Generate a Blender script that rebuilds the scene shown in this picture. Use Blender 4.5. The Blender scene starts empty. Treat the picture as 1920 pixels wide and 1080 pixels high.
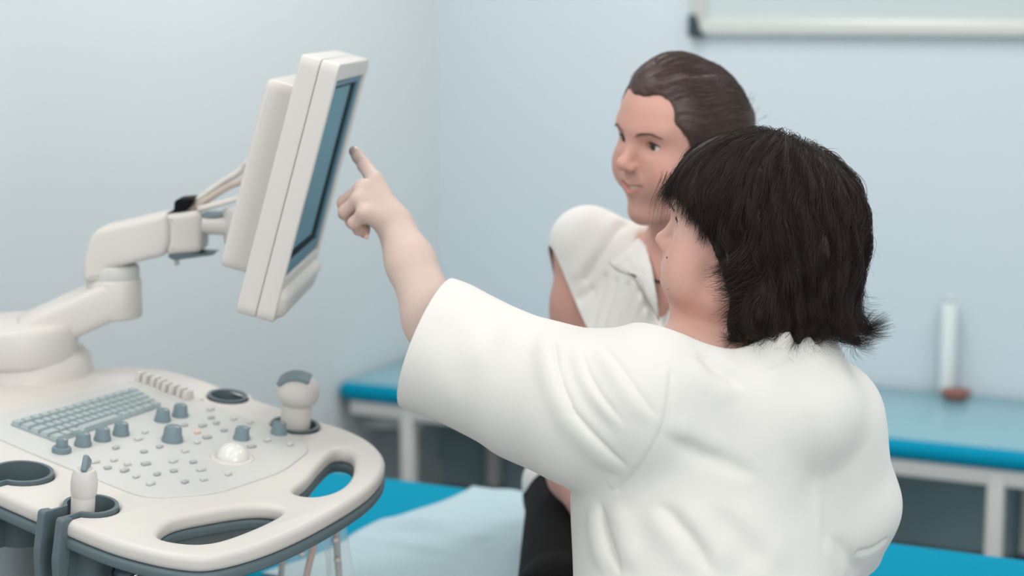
import bpy, bmesh, math, random
import numpy as np
from mathutils import Vector, Matrix, Quaternion

QUICK = 1.0        # mesh coarseness of the organic surfaces
SC = bpy.context.scene
COL = SC.collection
random.seed(7)
RNG = np.random.RandomState(11)

# ------------------------------------------------------------------ camera model (1920x1080)
F_PX, HORIZON = 3300.0, 20.0
CAM_Z = 1.5
PITCH = math.atan((540 - HORIZON) / F_PX)
_F = Vector((0, math.cos(PITCH), -math.sin(PITCH)))
_U = Vector((0, math.sin(PITCH), math.cos(PITCH)))
_R = Vector((1, 0, 0))


def at(px, py, Y):
    """world point seen at photo pixel (px, py) at distance Y into the room"""
    r = _F * F_PX + _R * (px - 960) + _U * (540 - py)
    return Vector((0, 0, CAM_Z)) + r * (Y / r.y)


# ------------------------------------------------------------------ tagging / object helpers
def tag(o, label=None, cat=None, group=None, kind=None):
    if label: o['label'] = label
    if cat: o['category'] = cat
    if group: o['group'] = group
    if kind: o['kind'] = kind
    return o


def empty(name, loc=(0, 0, 0), rz=0.0):
    o = bpy.data.objects.new(name, None)
    o.empty_display_size = 0.05
    o.location = loc
    o.rotation_euler = (0, 0, rz)
    COL.objects.link(o)
    return o


def link(name, me, mat=None, parent=None, smooth=True, M=None):
    if mat is not None and len(me.materials) == 0:
        me.materials.append(mat)
    if smooth:
        me.polygons.foreach_set('use_smooth', [True] * len(me.polygons))
    o = bpy.data.objects.new(name, me)
    COL.objects.link(o)
    if parent is not None: o.parent = parent
    if M is not None: o.matrix_local = M
    return o


def obj(name, bm, mat, parent=None, smooth=True, M=None, sharp=None):
    me = bpy.data.meshes.new(name)
    bmesh.ops.recalc_face_normals(bm, faces=bm.faces)
    if sharp is not None:
        a = math.radians(sharp)
        for e in bm.edges:
            if len(e.link_faces) == 2 and e.calc_face_angle(0) > a: e.smooth = False
    bm.to_mesh(me)
    bm.free()
    return link(name, me, mat, parent, smooth, M)


def box(bm, c, s, bev=0.0, seg=3, M=None):
    r = bmesh.ops.create_cube(bm, size=1.0)
    vs = r['verts']
    for v in vs: v.co = Vector((v.co.x * s[0], v.co.y * s[1], v.co.z * s[2]))
    if bev > 0:
        es = list({e for v in vs for e in v.link_edges})
        rr = bmesh.ops.bevel(bm, geom=es, offset=bev, segments=seg, profile=0.5, affect='EDGES')
        vs = list({v for v in rr['verts']} | {v for v in vs if v.is_valid})
    for v in vs:
        v.co = v.co + Vector(c)
        if M is not None: v.co = M @ v.co
    return vs


def lathe(bm, prof, n=32, M=None, cap=True):
    """prof: list of (r, z)"""
    rings = []
    for r, z in prof:
        if r < 1e-6:
            rings.append([bm.verts.new((0, 0, z))])
        else:
            rings.append([bm.verts.new((r * math.cos(2 * math.pi * i / n), r * math.sin(2 * math.pi * i / n), z)) for i in range(n)])
    for a, b in zip(rings, rings[1:]):
        if len(a) == 1 and len(b) == 1: continue
        for i in range(n):
            j = (i + 1) % n
            if len(a) == 1: bm.faces.new((a[0], b[j], b[i]))
            elif len(b) == 1: bm.faces.new((a[i], a[j], b[0]))
            else: bm.faces.new((a[i], a[j], b[j], b[i]))
    if cap:
        for r in (rings[0], rings[-1]):
            if len(r) > 1: bm.faces.new(r)
    vs = [v for r in rings for v in r]
    if M is not None:
        for v in vs: v.co = M @ v.co
    return vs


def catmull(P, n=8):
    P = [Vector(p) for p in P]
    Q = [P[0] * 2 - P[1]] + P + [P[-1] * 2 - P[-2]]
    out = []
    for i in range(1, len(Q) - 2):
        a, b, c, d = Q[i - 1:i + 3]
        for k in range(n):
            t = k / n
            out.append(0.5 * ((2 * b) + (c - a) * t + (2 * a - 5 * b + 4 * c - d) * t * t + (3 * b - a - 3 * c + d) * t ** 3))
    out.append(P[-1])
    return out


def tube(bm, P, rad, n=12, caps=True, smooth=0):
    if smooth: 
        rr = rad if not hasattr(rad, '__len__') else None
        P = catmull(P, smooth)
        rad = rr if rr is not None else rad
    P = [Vector(p) for p in P]
    t0 = (P[1] - P[0]).normalized()
    up = Vector((0, 0, 1)) if abs(t0.z) < 0.9 else Vector((1, 0, 0))
    nrm = (up - t0 * up.dot(t0)).normalized()
    rings = []
    for i, p in enumerate(P):
        t = (P[min(i + 1, len(P) - 1)] - P[max(i - 1, 0)]).normalized()
        nrm = (nrm - t * nrm.dot(t)).normalized()
        b = t.cross(nrm)
        r = rad[i * len(rad) // len(P)] if hasattr(rad, '__len__') else rad
        rings.append([bm.verts.new(p + (nrm * math.cos(2 * math.pi * k / n) + b * math.sin(2 * math.pi * k / n)) * r) for k in range(n)])
    for a, b in zip(rings, rings[1:]):
        for k in range(n):
            j = (k + 1) % n
            bm.faces.new((a[k], a[j], b[j], b[k]))
    if caps:
        bm.faces.new(rings[0]); bm.faces.new(rings[-1])


def smooth_loop(pts, n=6):
    """closed Catmull-Rom through 2D points"""
    P = [Vector((p[0], p[1], 0)) for p in pts]
    N = len(P); out = []
    for i in range(N):
        a, b, c, d = P[(i - 1) % N], P[i], P[(i + 1) % N], P[(i + 2) % N]
        for k in range(n):
            t = k / n
            out.append(0.5 * ((2 * b) + (c - a) * t + (2 * a - 5 * b + 4 * c - d) * t * t + (3 * b - a - 3 * c + d) * t ** 3))
    return [(v.x, v.y) for v in out]


def round_poly(pts, r, n=5):
    out = []
    N = len(pts)
    for i in range(N):
        p = Vector(pts[i]).to_2d(); a = Vector(pts[i - 1]).to_2d(); b = Vector(pts[(i + 1) % N]).to_2d()
        da, db = (a - p), (b - p)
        rr = min(r, da.length * .45, db.length * .45)
        s, e = p + da.normalized() * rr, p + db.normalized() * rr
        for k in range(n + 1):
            t = k / n
            q = s * (1 - t) ** 2 + p * 2 * t * (1 - t) + e * t * t
            out.append((q.x, q.y))
    return out


def slab(name, loops, z0, z1, bev, mat, parent=None, M=None, bres=4, sharp=None):
    """plate bounded by loops (first outer, rest holes) from z0 to z1 with rounded rims"""
    cu = bpy.data.curves.new(name + '_c', 'CURVE')
    cu.dimensions = '2D'; cu.fill_mode = 'BOTH'
    for L in loops:
        s = cu.splines.new('POLY')
        s.points.add(len(L) - 1)
        for p, q in zip(s.points, L): p.co = (q[0], q[1], 0, 1)
        s.use_cyclic_u = True
    cu.extrude = max((z1 - z0) / 2 - bev, 0.0)
    cu.bevel_depth = bev
    cu.bevel_resolution = bres
    cu.offset = -bev
    o = bpy.data.objects.new('tmp_c', cu)
    COL.objects.link(o)
    dg = bpy.context.evaluated_depsgraph_get()
    me = bpy.data.meshes.new_from_object(o.evaluated_get(dg))
    bpy.data.objects.remove(o); bpy.data.curves.remove(cu)
    me.materials.clear()
    for v in me.vertices: v.co.z += (z0 + z1) / 2
    me.name = name
    bm = bmesh.new(); bm.from_mesh(me); bpy.data.meshes.remove(me)
    bmesh.ops.remove_doubles(bm, verts=bm.verts, dist=1e-5)
    return obj(name, bm, mat, parent, True, M, sharp if sharp is not None else 35)


def ring_m(p, axis):
    """matrix placing local z along axis at p"""
    q = Vector((0, 0, 1)).rotation_difference(Vector(axis).normalized())
    return Matrix.Translation(p) @ q.to_matrix().to_4x4()


# ------------------------------------------------------------------ materials
def lin(c):
    return tuple((v / 255 / 12.92) if v / 255 <= 0.04045 else ((v / 255 + 0.055) / 1.055) ** 2.4 for v in c)


def mat(name, rgb, rough=0.5, spec=0.5, metal=0.0, var=0.0, vscale=8.0, bump=0.0, bscale=60.0, coat=0.0, trans=0.0, sss=0.0, sheen=0.0, srgb=True, stretch=None, detail=4.0, alpha=1.0):
    m = bpy.data.materials.new(name)
    m.use_nodes = True
    nt = m.node_tree; N = nt.nodes; L = nt.links
    b = N['Principled BSDF']
    c = lin(rgb) if srgb else rgb
    b.inputs['Base Color'].default_value = (*c, 1)
    b.inputs['Roughness'].default_value = rough
    b.inputs['Specular IOR Level'].default_value = spec
    b.inputs['Metallic'].default_value = metal
    b.inputs['Coat Weight'].default_value = coat
    b.inputs['Transmission Weight'].default_value = trans
    b.inputs['Alpha'].default_value = alpha
    b.inputs['Sheen Weight'].default_value = sheen
    if sss:
        b.inputs['Subsurface Weight'].default_value = sss
        b.inputs['Subsurface Radius'].default_value = (1.0, 0.35, 0.2)
        b.inputs['Subsurface Scale'].default_value = 0.006
    tc = N.new('ShaderNodeTexCoord')
    vec = tc.outputs['Object']
    if stretch:
        mp = N.new('ShaderNodeMapping'); mp.inputs['Scale'].default_value = stretch
        L.new(vec, mp.inputs['Vector']); vec = mp.outputs['Vector']
    nz = N.new('ShaderNodeTexNoise'); nz.inputs['Scale'].default_value = vscale; nz.inputs['Detail'].default_value = detail
    L.new(vec, nz.inputs['Vector'])
    mx = N.new('ShaderNodeMix'); mx.data_type = 'RGBA'
    v = max(var, 0.01)
    mx.inputs['A'].default_value = (*[x * (1 - v) for x in c], 1)
    mx.inputs['B'].default_value = (*[min(1, x * (1 + v)) for x in c], 1)
    L.new(nz.outputs['Fac'], mx.inputs['Factor'])
    L.new(mx.outputs['Result'], b.inputs['Base Color'])
    if bump:
        n2 = N.new('ShaderNodeTexNoise'); n2.inputs['Scale'].default_value = bscale; n2.inputs['Detail'].default_value = 3
        L.new(vec, n2.inputs['Vector'])
        bp = N.new('ShaderNodeBump'); bp.inputs['Strength'].default_value = bump; bp.inputs['Distance'].default_value = 0.002
        L.new(n2.outputs['Fac'], bp.inputs['Height']); L.new(bp.outputs['Normal'], b.inputs['Normal'])
    return m


def skin_mat(name, rgb):
    m = mat(name, rgb, rough=0.55, spec=0.3, sss=0.25, var=0.05, vscale=30, bump=0.06, bscale=350)
    nt = m.node_tree; N = nt.nodes; L = nt.links
    b = N['Principled BSDF']
    src = b.inputs['Base Color'].links[0].from_socket
    at_ = N.new('ShaderNodeAttribute'); at_.attribute_name = 'tint'
    mul = N.new('ShaderNodeMix'); mul.data_type = 'RGBA'; mul.blend_type = 'MULTIPLY'
    mul.inputs['Factor'].default_value = 1.0
    L.new(src, mul.inputs['A']); L.new(at_.outputs['Color'], mul.inputs['B'])
    L.new(mul.outputs['Result'], b.inputs['Base Color'])
    return m
# ------------------------------------------------------------------ implicit surfaces -> one continuous mesh
class Body:
    """list of smooth-blended primitives; distances in metres"""

    def __init__(self, M=None):
        self.ops = []
        self.M = M if M is not None else Matrix.Identity(4)

    def _pt(self, p): return np.array(self.M @ Vector(p), dtype=np.float64)

    def cone(self, a, b, ra, rb, k=0.02, sub=False):
        a, b = self._pt(a), self._pt(b)
        c = (a + b) / 2; r = np.linalg.norm(b - a) / 2 + max(ra, rb)
        self.ops.append(dict(t='c', a=a, b=b, ra=ra, rb=rb, k=k, sub=sub, c=c, r=r)); return self

    def chain(self, pts, rad, k=0.015, sub=False):
        for i in range(len(pts) - 1): self.cone(pts[i], pts[i + 1], rad[i], rad[i + 1], k if i else k, sub)
        return self

    def ball(self, c, r, k=0.02, sub=False): return self.ell(c, (r, r, r), k=k, sub=sub)

    def ell(self, c, r, rot=None, k=0.02, sub=False):
        """rot: 3x3 Matrix of the ellipsoid axes in local space"""
        R = self.M.to_3x3()
        if rot is not None: R = R @ rot
        R = np.array(R)
        self.ops.append(dict(t='e', c=self._pt(c), rr=np.array(r, float), R=R, k=k, sub=sub, r=max(r))); return self

    def bump(self, pts, h, w, taper=0.0):
        """raise (h>0) or press (h<0) the surface along a polyline by h within about w, fading over the share taper at both ends"""
        P = np.array([self._pt(p) for p in pts])
        c = (P.min(0) + P.max(0)) / 2
        L = np.concatenate([[0], np.cumsum(np.linalg.norm(P[1:] - P[:-1], axis=1))])
        self.ops.append(dict(t='b', P=P, h=h, w=w, c=c, L=L / (L[-1] + 1e-9), tp=taper, r=np.linalg.norm(P - c, axis=1).max() + 2.6 * w))
        return self

    @staticmethod
    def _d(o, P):
        if o['t'] == 'e':
            q = (P - o['c']) @ o['R']
            r = o['rr']
            k0 = np.sqrt(((q / r) ** 2).sum(-1)); k1 = np.sqrt(((q / (r * r)) ** 2).sum(-1)) + 1e-9
            return k0 * (k0 - 1) / k1
        a, b, r1, r2 = o['a'], o['b'], o['ra'], o['rb']
        ba = b - a; l2 = ba @ ba; rr = r1 - r2; a2 = l2 - rr * rr; il2 = 1 / l2
        pa = P - a; y = pa @ ba; z = y - l2
        xv = pa * l2 - y[:, None] * ba
        x2 = (xv * xv).sum(-1); y2 = y * y * l2; z2 = z * z * l2
        k = np.sign(rr) * rr * rr * x2
        d = (np.sqrt(x2 * a2 * il2) + y * rr) * il2 - r1
        m1 = np.sign(z) * a2 * z2 > k
        m2 = (np.sign(y) * a2 * y2 < k) & ~m1
        d = np.where(m1, np.sqrt(x2 + z2) * il2 - r2, d)
        d = np.where(m2, np.sqrt(x2 + y2) * il2 - r1, d)
        return d

    @staticmethod
    def _seg(o, P, along=False):
        best = None; at_ = None
        for i, (a, b) in enumerate(zip(o['P'], o['P'][1:])):
            ba = b - a; pa = P - a
            t = np.clip(pa @ ba / (ba @ ba + 1e-12), 0, 1)
            q = pa - t[:, None] * ba
            d = (q * q).sum(-1)
            if along: s = o['L'][i] + t * (o['L'][i + 1] - o['L'][i])
            if best is None:
                best = d
                if along: at_ = s
            else:
                if along: at_ = np.where(d < best, s, at_)
                best = np.minimum(best, d)
        return (best, at_) if along else best

    @staticmethod
    def _raise(o, P):
        if not o['tp']: return o['h'] * np.exp(-Body._seg(o, P) / (o['w'] ** 2))
        d, s = Body._seg(o, P, True)
        f = np.clip(np.minimum(s, 1 - s) / o['tp'], 0, 1)
        f = f * f * (3 - 2 * f)
        wd = o['w'] * (.55 + .45 * f)
        return o['h'] * f * np.exp(-d / (wd * wd))

    def __call__(self, P, ops=None):
        d = None
        disp = 0.0
        cur = None
        for o in (self.ops if ops is None else ops):
            if o['t'] == 'b':
                disp = disp + self._raise(o, P); continue
            x = self._d(o, P); k = max(o['k'], 1e-5)
            if d is None:
                d = x if not o['sub'] else np.full(len(P), 1.0); continue
            if o['sub']:
                h = np.maximum(k - np.abs(-x - d), 0) / k
                d = np.maximum(d, -x) + h * h * k * 0.25
            else:
                h = np.maximum(k - np.abs(x - d), 0) / k
                d = np.minimum(d, x) - h * h * k * 0.25
        return d - disp

    def normal(self, P, e=0.0008):
        g = np.zeros_like(P)
        for i in range(3):
            s = np.zeros(3); s[i] = e
            g[:, i] = self(P + s) - self(P - s)
        return g / (np.linalg.norm(g, axis=1, keepdims=True) + 1e-12)

    def surface(self, h, B=14, clip=None):
        """surface nets on sparse blocks -> verts (N,3), quads (M,4)"""
        adds = [o for o in self.ops if o['t'] != 'b' and not o['sub']]
        lo = np.min([o['c'] - o['r'] for o in adds], 0) - 0.03
        hi = np.max([o['c'] + o['r'] for o in adds], 0) + 0.03
        h = h * QUICK
        S = B * h
        nb = np.ceil((hi - lo) / S).astype(int)
        G = np.stack(np.meshgrid(*[np.arange(n) for n in nb], indexing='ij'), -1).reshape(-1, 3)
        C = lo + (G + 0.5) * S
        hd = S * math.sqrt(3) / 2
        lb = np.min([np.linalg.norm(C - o['c'], axis=1) - o['r'] for o in adds], 0)
        keep = lb < hd + 0.03
        G, C = G[keep], C[keep]
        D = np.stack([self._d(o, C) if o['t'] != 'b' else np.sqrt(self._seg(o, C)) - 2.6 * o['w'] for o in self.ops], 0)
        isadd = np.array([o['t'] != 'b' and not o['sub'] for o in self.ops])
        dmin = D[isadd].min(0)
        full = self(C)
        mar = 0.012
        keep = (np.abs(full) < hd * 1.25 + mar) | (np.abs(dmin) < hd)
        G, C, D, dmin = G[keep], C[keep], D[:, keep], dmin[keep]
        n1 = B + 1
        loc = np.stack(np.meshgrid(*[np.arange(n1)] * 3, indexing='ij'), -1).reshape(-1, 3)
        NG = nb * B + 2
        def cid(ijk): return (ijk[..., 0] * NG[1] + ijk[..., 1]) * NG[2] + ijk[..., 2]
        ids, pos, quads = [], [], []
        corners = [(i, j, k) for i in (0, 1) for j in (0, 1) for k in (0, 1)]
        edges = [(a, b) for a in range(8) for b in range(a + 1, 8) if sum(abs(corners[a][q] - corners[b][q]) for q in range(3)) == 1]
        cor = np.array(corners, float)
        for g, c, dc, dm in zip(G, C, D.T, dmin):
            use = []
            for o, x in zip(self.ops, dc):
                if o['t'] == 'b' or o['sub']:
                    if x < 2 * hd + o.get('k', 0) + 0.01: use.append(o)
                elif x < max(dm, 0) + 2 * hd + o['k'] + 0.012: use.append(o)
            if not any(o['t'] != 'b' and not o['sub'] for o in use): continue
            base = g * B
            P = lo + (base + loc) * h
            V = self(P, use).reshape(n1, n1, n1)
            if V.min() > 0 or V.max() < 0: continue
            I = V < 0
            cnt = sum(I[i:i + B, j:j + B, k:k + B].astype(np.int8) for i, j, k in corners)
            act = np.argwhere((cnt > 0) & (cnt < 8))
            if len(act):
                vals = np.stack([V[act[:, 0] + i, act[:, 1] + j, act[:, 2] + k] for i, j, k in corners], 1)
                acc = np.zeros((len(act), 3)); wn = np.zeros(len(act))
                for a, b in edges:
                    va, vb = vals[:, a], vals[:, b]
                    m = (va < 0) != (vb < 0)
                    t = np.where(m, va / np.where(m, va - vb, 1), 0)
                    acc += m[:, None] * (cor[a] + t[:, None] * (cor[b] - cor[a])); wn += m
                ids.append(cid(act + base)); pos.append(lo + (act + base + acc / wn[:, None]) * h)
            for ax in range(3):
                u, v = [(1, 2), (2, 0), (0, 1)][ax]
                sl0 = [slice(0, B)] * 3; sl1 = list(sl0); sl1[ax] = slice(1, B + 1)
                A_, B_ = I[tuple(sl0)], I[tuple(sl1)]
                e = np.argwhere(A_ != B_)
                if not len(e): continue
                fl = A_[e[:, 0], e[:, 1], e[:, 2]]
                e = e + base
                du = np.zeros(3, int); du[u] = 1; dv = np.zeros(3, int); dv[v] = 1
                q = np.stack([cid(e - du - dv), cid(e - dv), cid(e), cid(e - du)], 1)
                q = np.where(fl[:, None], q, q[:, ::-1])
                quads.append(q)
        ids = np.concatenate(ids); pos = np.concatenate(pos); quads = np.concatenate(quads)
        o = np.argsort(ids); ids, pos = ids[o], pos[o]
        ix = np.clip(np.searchsorted(ids, quads), 0, len(ids) - 1)
        ok = (ids[ix] == quads).all(1)
        ix = ix[ok]
        # settle the vertices on the true surface
        for _ in range(2):
            d = self(pos)
            n = self.normal(pos)
            pos = pos - n * np.clip(d, -h * .6, h * .6)[:, None]
        return pos, ix


def mesh_np(name, V, Fq):
    me = bpy.data.meshes.new(name)
    Fq = np.asarray(Fq)
    me.vertices.add(len(V)); me.vertices.foreach_set('co', np.asarray(V, np.float32).ravel())
    n = Fq.shape[1]
    me.loops.add(Fq.size); me.loops.foreach_set('vertex_index', Fq.astype(np.int32).ravel())
    me.polygons.add(len(Fq)); me.polygons.foreach_set('loop_start', np.arange(0, Fq.size, n, dtype=np.int32))
    me.polygons.foreach_set('loop_total', np.full(len(Fq), n, np.int32))
    me.update(calc_edges=True); me.validate()
    return me


def keep_biggest(V, Fq):
    """drop stray shells"""
    n = len(V); par = np.arange(n)
    for _ in range(400):
        m = par[Fq].min(1)
        new = par.copy()
        for k in range(Fq.shape[1]):
            np.minimum.at(new, Fq[:, k], m); np.minimum.at(new, par[Fq[:, k]], m)
        while True:
            n2 = new[new]
            if (n2 == new).all(): break
            new = n2
        if (new == par).all(): break
        par = new
    lab, cnt = np.unique(par[Fq[:, 0]], return_counts=True)
    big = lab[cnt.argmax()]
    Fq = Fq[par[Fq[:, 0]] == big]
    used = np.unique(Fq); mp = np.full(n, -1); mp[used] = np.arange(len(used))
    return V[used], mp[Fq]


def color_attr(me, rgb):
    a = me.attributes.new('tint', 'FLOAT_COLOR', 'POINT')
    c = np.ones((len(rgb), 4), np.float32); c[:, :3] = rgb
    a.data.foreach_set('color', c.ravel())


def cut_plane(me, point, normal, center, radius):
    """trim away what lies beyond a plane, only within radius of center"""
    bm = bmesh.new(); bm.from_mesh(me)
    c = Vector(center); r2 = radius * radius
    vs = {v for v in bm.verts if (v.co - c).length_squared < r2}
    geom = list(vs) + [e for e in bm.edges if e.verts[0] in vs and e.verts[1] in vs] + [f for f in bm.faces if all(v in vs for v in f.verts)]
    bmesh.ops.bisect_plane(bm, geom=geom, plane_co=Vector(point), plane_no=Vector(normal), clear_outer=True, dist=1e-5)
    bmesh.ops.delete(bm, geom=[v for v in bm.verts if not v.link_faces], context='VERTS')
    bm.to_mesh(me); bm.free()


def solid(o, t, offset=1.0):
    m = o.modifiers.new('thickness', 'SOLIDIFY'); m.thickness = t; m.offset = offset
    m.use_rim = True
    return o


def hair_strands(name, strands, radius, m, parent, tip=0.25):
    """strands: list of (n,3) arrays"""
    hc = bpy.data.hair_curves.new(name)
    hc.add_curves([len(s) for s in strands])
    P = np.concatenate(strands).astype(np.float32)
    hc.attributes['position'].data.foreach_set('vector', P.ravel()) if 'position' in hc.attributes else hc.position_data.foreach_set('vector', P.ravel())
    ra = hc.attributes.get('radius') or hc.attributes.new('radius', 'FLOAT', 'POINT')
    R = np.concatenate([radius * (1 - (1 - tip) * np.linspace(0, 1, len(s)) ** 2) for s in strands]).astype(np.float32)
    ra.data.foreach_set('value', R)
    hc.materials.append(m)
    o = bpy.data.objects.new(name, hc); COL.objects.link(o)
    if parent is not None: o.parent = parent
    return o
# ------------------------------------------------------------------ the room
K = Vector((-0.233, 5.5, 0))                       # corner of left and back wall
E1 = Vector((0.904, -0.427, 0)).normalized()       # along the back wall
NB = Vector((-0.427, -0.904, 0)).normalized()      # from the back wall into the room
ROOM_RZ = math.atan2(E1.y, E1.x)


def room(a, b, z=0.0):
    return K + E1 * a + NB * b + Vector((0, 0, z))


M_WALL_B = mat('blue_wall_paint', (207, 217, 224), rough=0.38, spec=0.45, var=0.015, vscale=1.5, bump=0.03, bscale=90)
M_WALL_L = mat('pale_wall_paint', (215, 220, 222), rough=0.4, spec=0.45, var=0.012, vscale=1.5, bump=0.03, bscale=90)
M_DADO = mat('dark_teal_wall_paint', (146, 172, 178), rough=0.6, var=0.05, vscale=3)
M_CEIL = mat('white_ceiling_paint', (236, 236, 232), rough=0.8)
M_FLOOR = mat('grey_vinyl_floor', (120, 132, 136), rough=0.4, var=0.08, vscale=6)
M_ALU = mat('brushed_aluminium', (214, 214, 210), rough=0.35, metal=0.3, var=0.03, vscale=20)
M_WBOARD = mat('whiteboard_enamel', (196, 207, 208), rough=0.25, var=0.02)
M_BLACKPL = mat('dark_corner_plastic', (46, 62, 70), rough=0.5)
M_VINYL = mat('cyan_vinyl', (0, 140, 172), rough=0.7, spec=0.04, var=0.03, vscale=5, bump=0.05, bscale=300)
M_VINYL_B = mat('blue_vinyl', (0, 140, 174), rough=0.6, spec=0.08, var=0.03, vscale=5)
M_TOP_SHEEN = mat('pale_sheen_colour', (128, 172, 184), rough=0.25, spec=0.6, var=0.04, vscale=6, bump=0.1, bscale=25)  # pale colour stands in for wall light reflected off the glossy mattress top
M_FRAME = mat('white_painted_steel', (214, 212, 210), rough=0.4, var=0.02)
M_FOOT = mat('dark_rubber', (50, 52, 54), rough=0.7)
M_SHEET = mat('pale_blue_nonwoven', (180, 202, 210), rough=0.85, spec=0.15, var=0.03, vscale=20, bump=0.25, bscale=240)


def room_box(name, m, a0, a1, b0, b1, z0, z1, bev=0):
    bm = bmesh.new()
    box(bm, (0, 0, 0), (a1 - a0, b1 - b0, z1 - z0), bev)
    o = obj(name, bm, m, smooth=False)
    c = room((a0 + a1) / 2, (b0 + b1) / 2, (z0 + z1) / 2)
    # local y runs along -NB, symmetric boxes so the sign does not matter
    o.location = c
    o.rotation_euler = (0, 0, ROOM_RZ)
    return tag(o, kind='structure')


RA, RB, RH = 4.6, 6.6, 2.8
room_box('floor', M_FLOOR, -0.1, RA, -0.1, RB, -0.1, 0)
room_box('ceiling', M_CEIL, -0.1, RA, -0.1, RB, RH, RH + 0.1)
room_box('wall_back', M_WALL_B, 0.0, RA, -0.1, 0, 0, RH)
room_box('wall_left', M_WALL_L, -0.1, 0, -0.1, RB, 0, RH)
room_box('wall_right', M_WALL_B, RA, RA + 0.1, -0.1, RB, 0, RH)
room_box('trim_1', M_DADO, 0.0, RA, 0, 0.012, 0.0, 0.37)
room_box('baseboard_left', M_FRAME, 0.0, 0.012, 0.012, RB, 0.0, 0.08)

# ---- whiteboard on the back wall
wb = empty('whiteboard', room(0.838, 0.0, 1.43), ROOM_RZ)
tag(wb, 'large whiteboard in an aluminium frame hung high on the blue back wall', 'whiteboard')
WW, WH = 1.75, 0.95
bm = bmesh.new(); box(bm, (WW / 2, -0.008, WH / 2), (WW - 0.02, 0.012, WH - 0.02)); obj('board_surface', bm, M_WBOARD, wb, False)
bm = bmesh.new(); box(bm, (WW / 2, -0.014, 0.022), (WW - 0.05, 0.026, 0.044), 0.006); obj('bottom_frame_rail', bm, M_ALU, wb)
bm = bmesh.new(); box(bm, (WW / 2, -0.014, WH - 0.022), (WW - 0.05, 0.026, 0.044), 0.006); obj('top_frame_rail', bm, M_ALU, wb)
for x in (0.022, WW - 0.022):
    bm = bmesh.new(); box(bm, (x, -0.014, WH / 2), (0.044, 0.026, WH - 0.07), 0.006); obj('side_frame_rail', bm, M_ALU, wb)
for x, sx in ((0, 1), (WW, -1)):
    for z, sz in ((0, 1), (WH, -1)):
        L_ = [(0, 0), (0.045, 0), (0.045, 0.018), (0.026, 0.026), (0.026, 0.066), (0, 0.066)]
        L_ = [(x + sx * (a - 0.006), z + sz * (b - 0.006)) for a, b in L_]
        Mx = Matrix.Rotation(math.pi / 2, 4, 'X')
        tag(slab('corner_cap', [round_poly(L_, 0.012)], -0.0, 0.034, 0.003, M_BLACKPL, wb, Mx), 'dark plastic corner cap')


# ---- couches
def couch(name, label, a0, b0, ln, wd, top, vinyl, leg_in, pad=0.07, rad=0.022):
    """a0,b0 = rear-left corner on the floor plan"""
    o = empty(name, room(a0, b0, 0), ROOM_RZ)
    tag(o, label, 'couch')
    bm = bmesh.new(); box(bm, (ln / 2, -wd / 2, top - pad / 2), (ln, wd, pad), min(rad, pad * .45), 4)
    obj('mattress', bm, vinyl, o, True, None, 50)
    if pad < .06:  # added layer, mattress sheen painted as a paler top
        bm = bmesh.new(); box(bm, (ln / 2, -wd / 2 + .004, top + .0008), (ln - .03, wd - .034, .003), .0012, 2)
        tag(obj('top_sheen_layer', bm, M_TOP_SHEEN, o, True, None, 50), 'pale grey-blue layer on the mattress top with the sheen put into its colour')
    bm = bmesh.new()
    zf = top - pad - 0.022
    ins = 0.035
    for y in (-ins, -wd + ins): box(bm, (ln / 2, y, zf), (ln - 0.06, 0.036, 0.042), 0.006)
    for x in (0.05, ln / 2, ln - 0.05): box(bm, (x, -wd / 2, zf), (0.036, wd - 2 * ins, 0.042), 0.006)
    obj('frame', bm, M_FRAME, o, True, None, 40)
    for x in leg_in:
        for y in (-ins, -wd + ins):
            bm = bmesh.new(); box(bm, (x, y, (zf + 0.02) / 2 + 0.01), (0.042, 0.042, zf - 0.0), 0.008)
            lg = obj('leg', bm, M_FRAME, o, True, None, 40)
            bm = bmesh.new(); lathe(bm, [(0.026, 0), (0.028, 0.012), (0.022, 0.03)], 20, Matrix.Translation((x, y, 0)))
            obj('rubber_foot', bm, M_FOOT, lg)
    return o


COUCH_W = 0.64
near_couch = couch('exam_couch', 'nearer examination couch with a bright cyan vinyl top that the patient sits on', 0.62, 1.95, 2.05, COUCH_W, 0.60, M_VINYL, (0.12, 1.93))
back_couch = couch('exam_couch', 'glossy blue examination couch on white legs standing against the back wall', 0.004, 0.015, 2.08, 0.62, 0.45, M_VINYL_B, (0.215, 1.845), pad=0.05)
bm = bmesh.new(); tube(bm, [(0.19, -0.50, 0.33), (-0.0, -0.62 + .14, 0.305)], 0.02, 16)
box(bm, (0.2, -0.52, 0.335), (0.05, 0.03, 0.05), 0.006)
obj('crossbar', bm, M_FRAME, back_couch)

# ---- reddish dish and a tube added in place of the white wall streak
DISH = (at(1792, 757, 4.70))
dz = 0.4525
bm = bmesh.new()
lathe(bm, [(0, 0.003), (0.025, 0), (0.03, 0.004), (0.044, 0.022), (0.041, 0.023), (0.028, 0.008), (0, 0.007)], 32)
dish = obj('small_dish', bm, mat('terracotta_glaze', (138, 92, 82), rough=0.4, var=0.1), None)
dish.location = (DISH.x, DISH.y, dz)
tag(dish, 'small reddish brown dish lying on the glossy blue couch', 'dish')
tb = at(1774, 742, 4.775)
tub = empty('streak_tube', (tb.x, tb.y, dz))
tag(tub, 'slim white tube made up for the white wall streak behind the reddish dish', 'tube')
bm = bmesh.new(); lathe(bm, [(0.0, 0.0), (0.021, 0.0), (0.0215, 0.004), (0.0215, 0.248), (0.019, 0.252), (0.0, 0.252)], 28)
obj('streak_tube_body', bm, mat('streak_white', (222, 228, 228), rough=0.6), tub)
bm = bmesh.new(); lathe(bm, [(0.0, 0.252), (0.012, 0.252), (0.012, 0.27), (0.01, 0.274), (0.0, 0.274)], 24)
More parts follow.
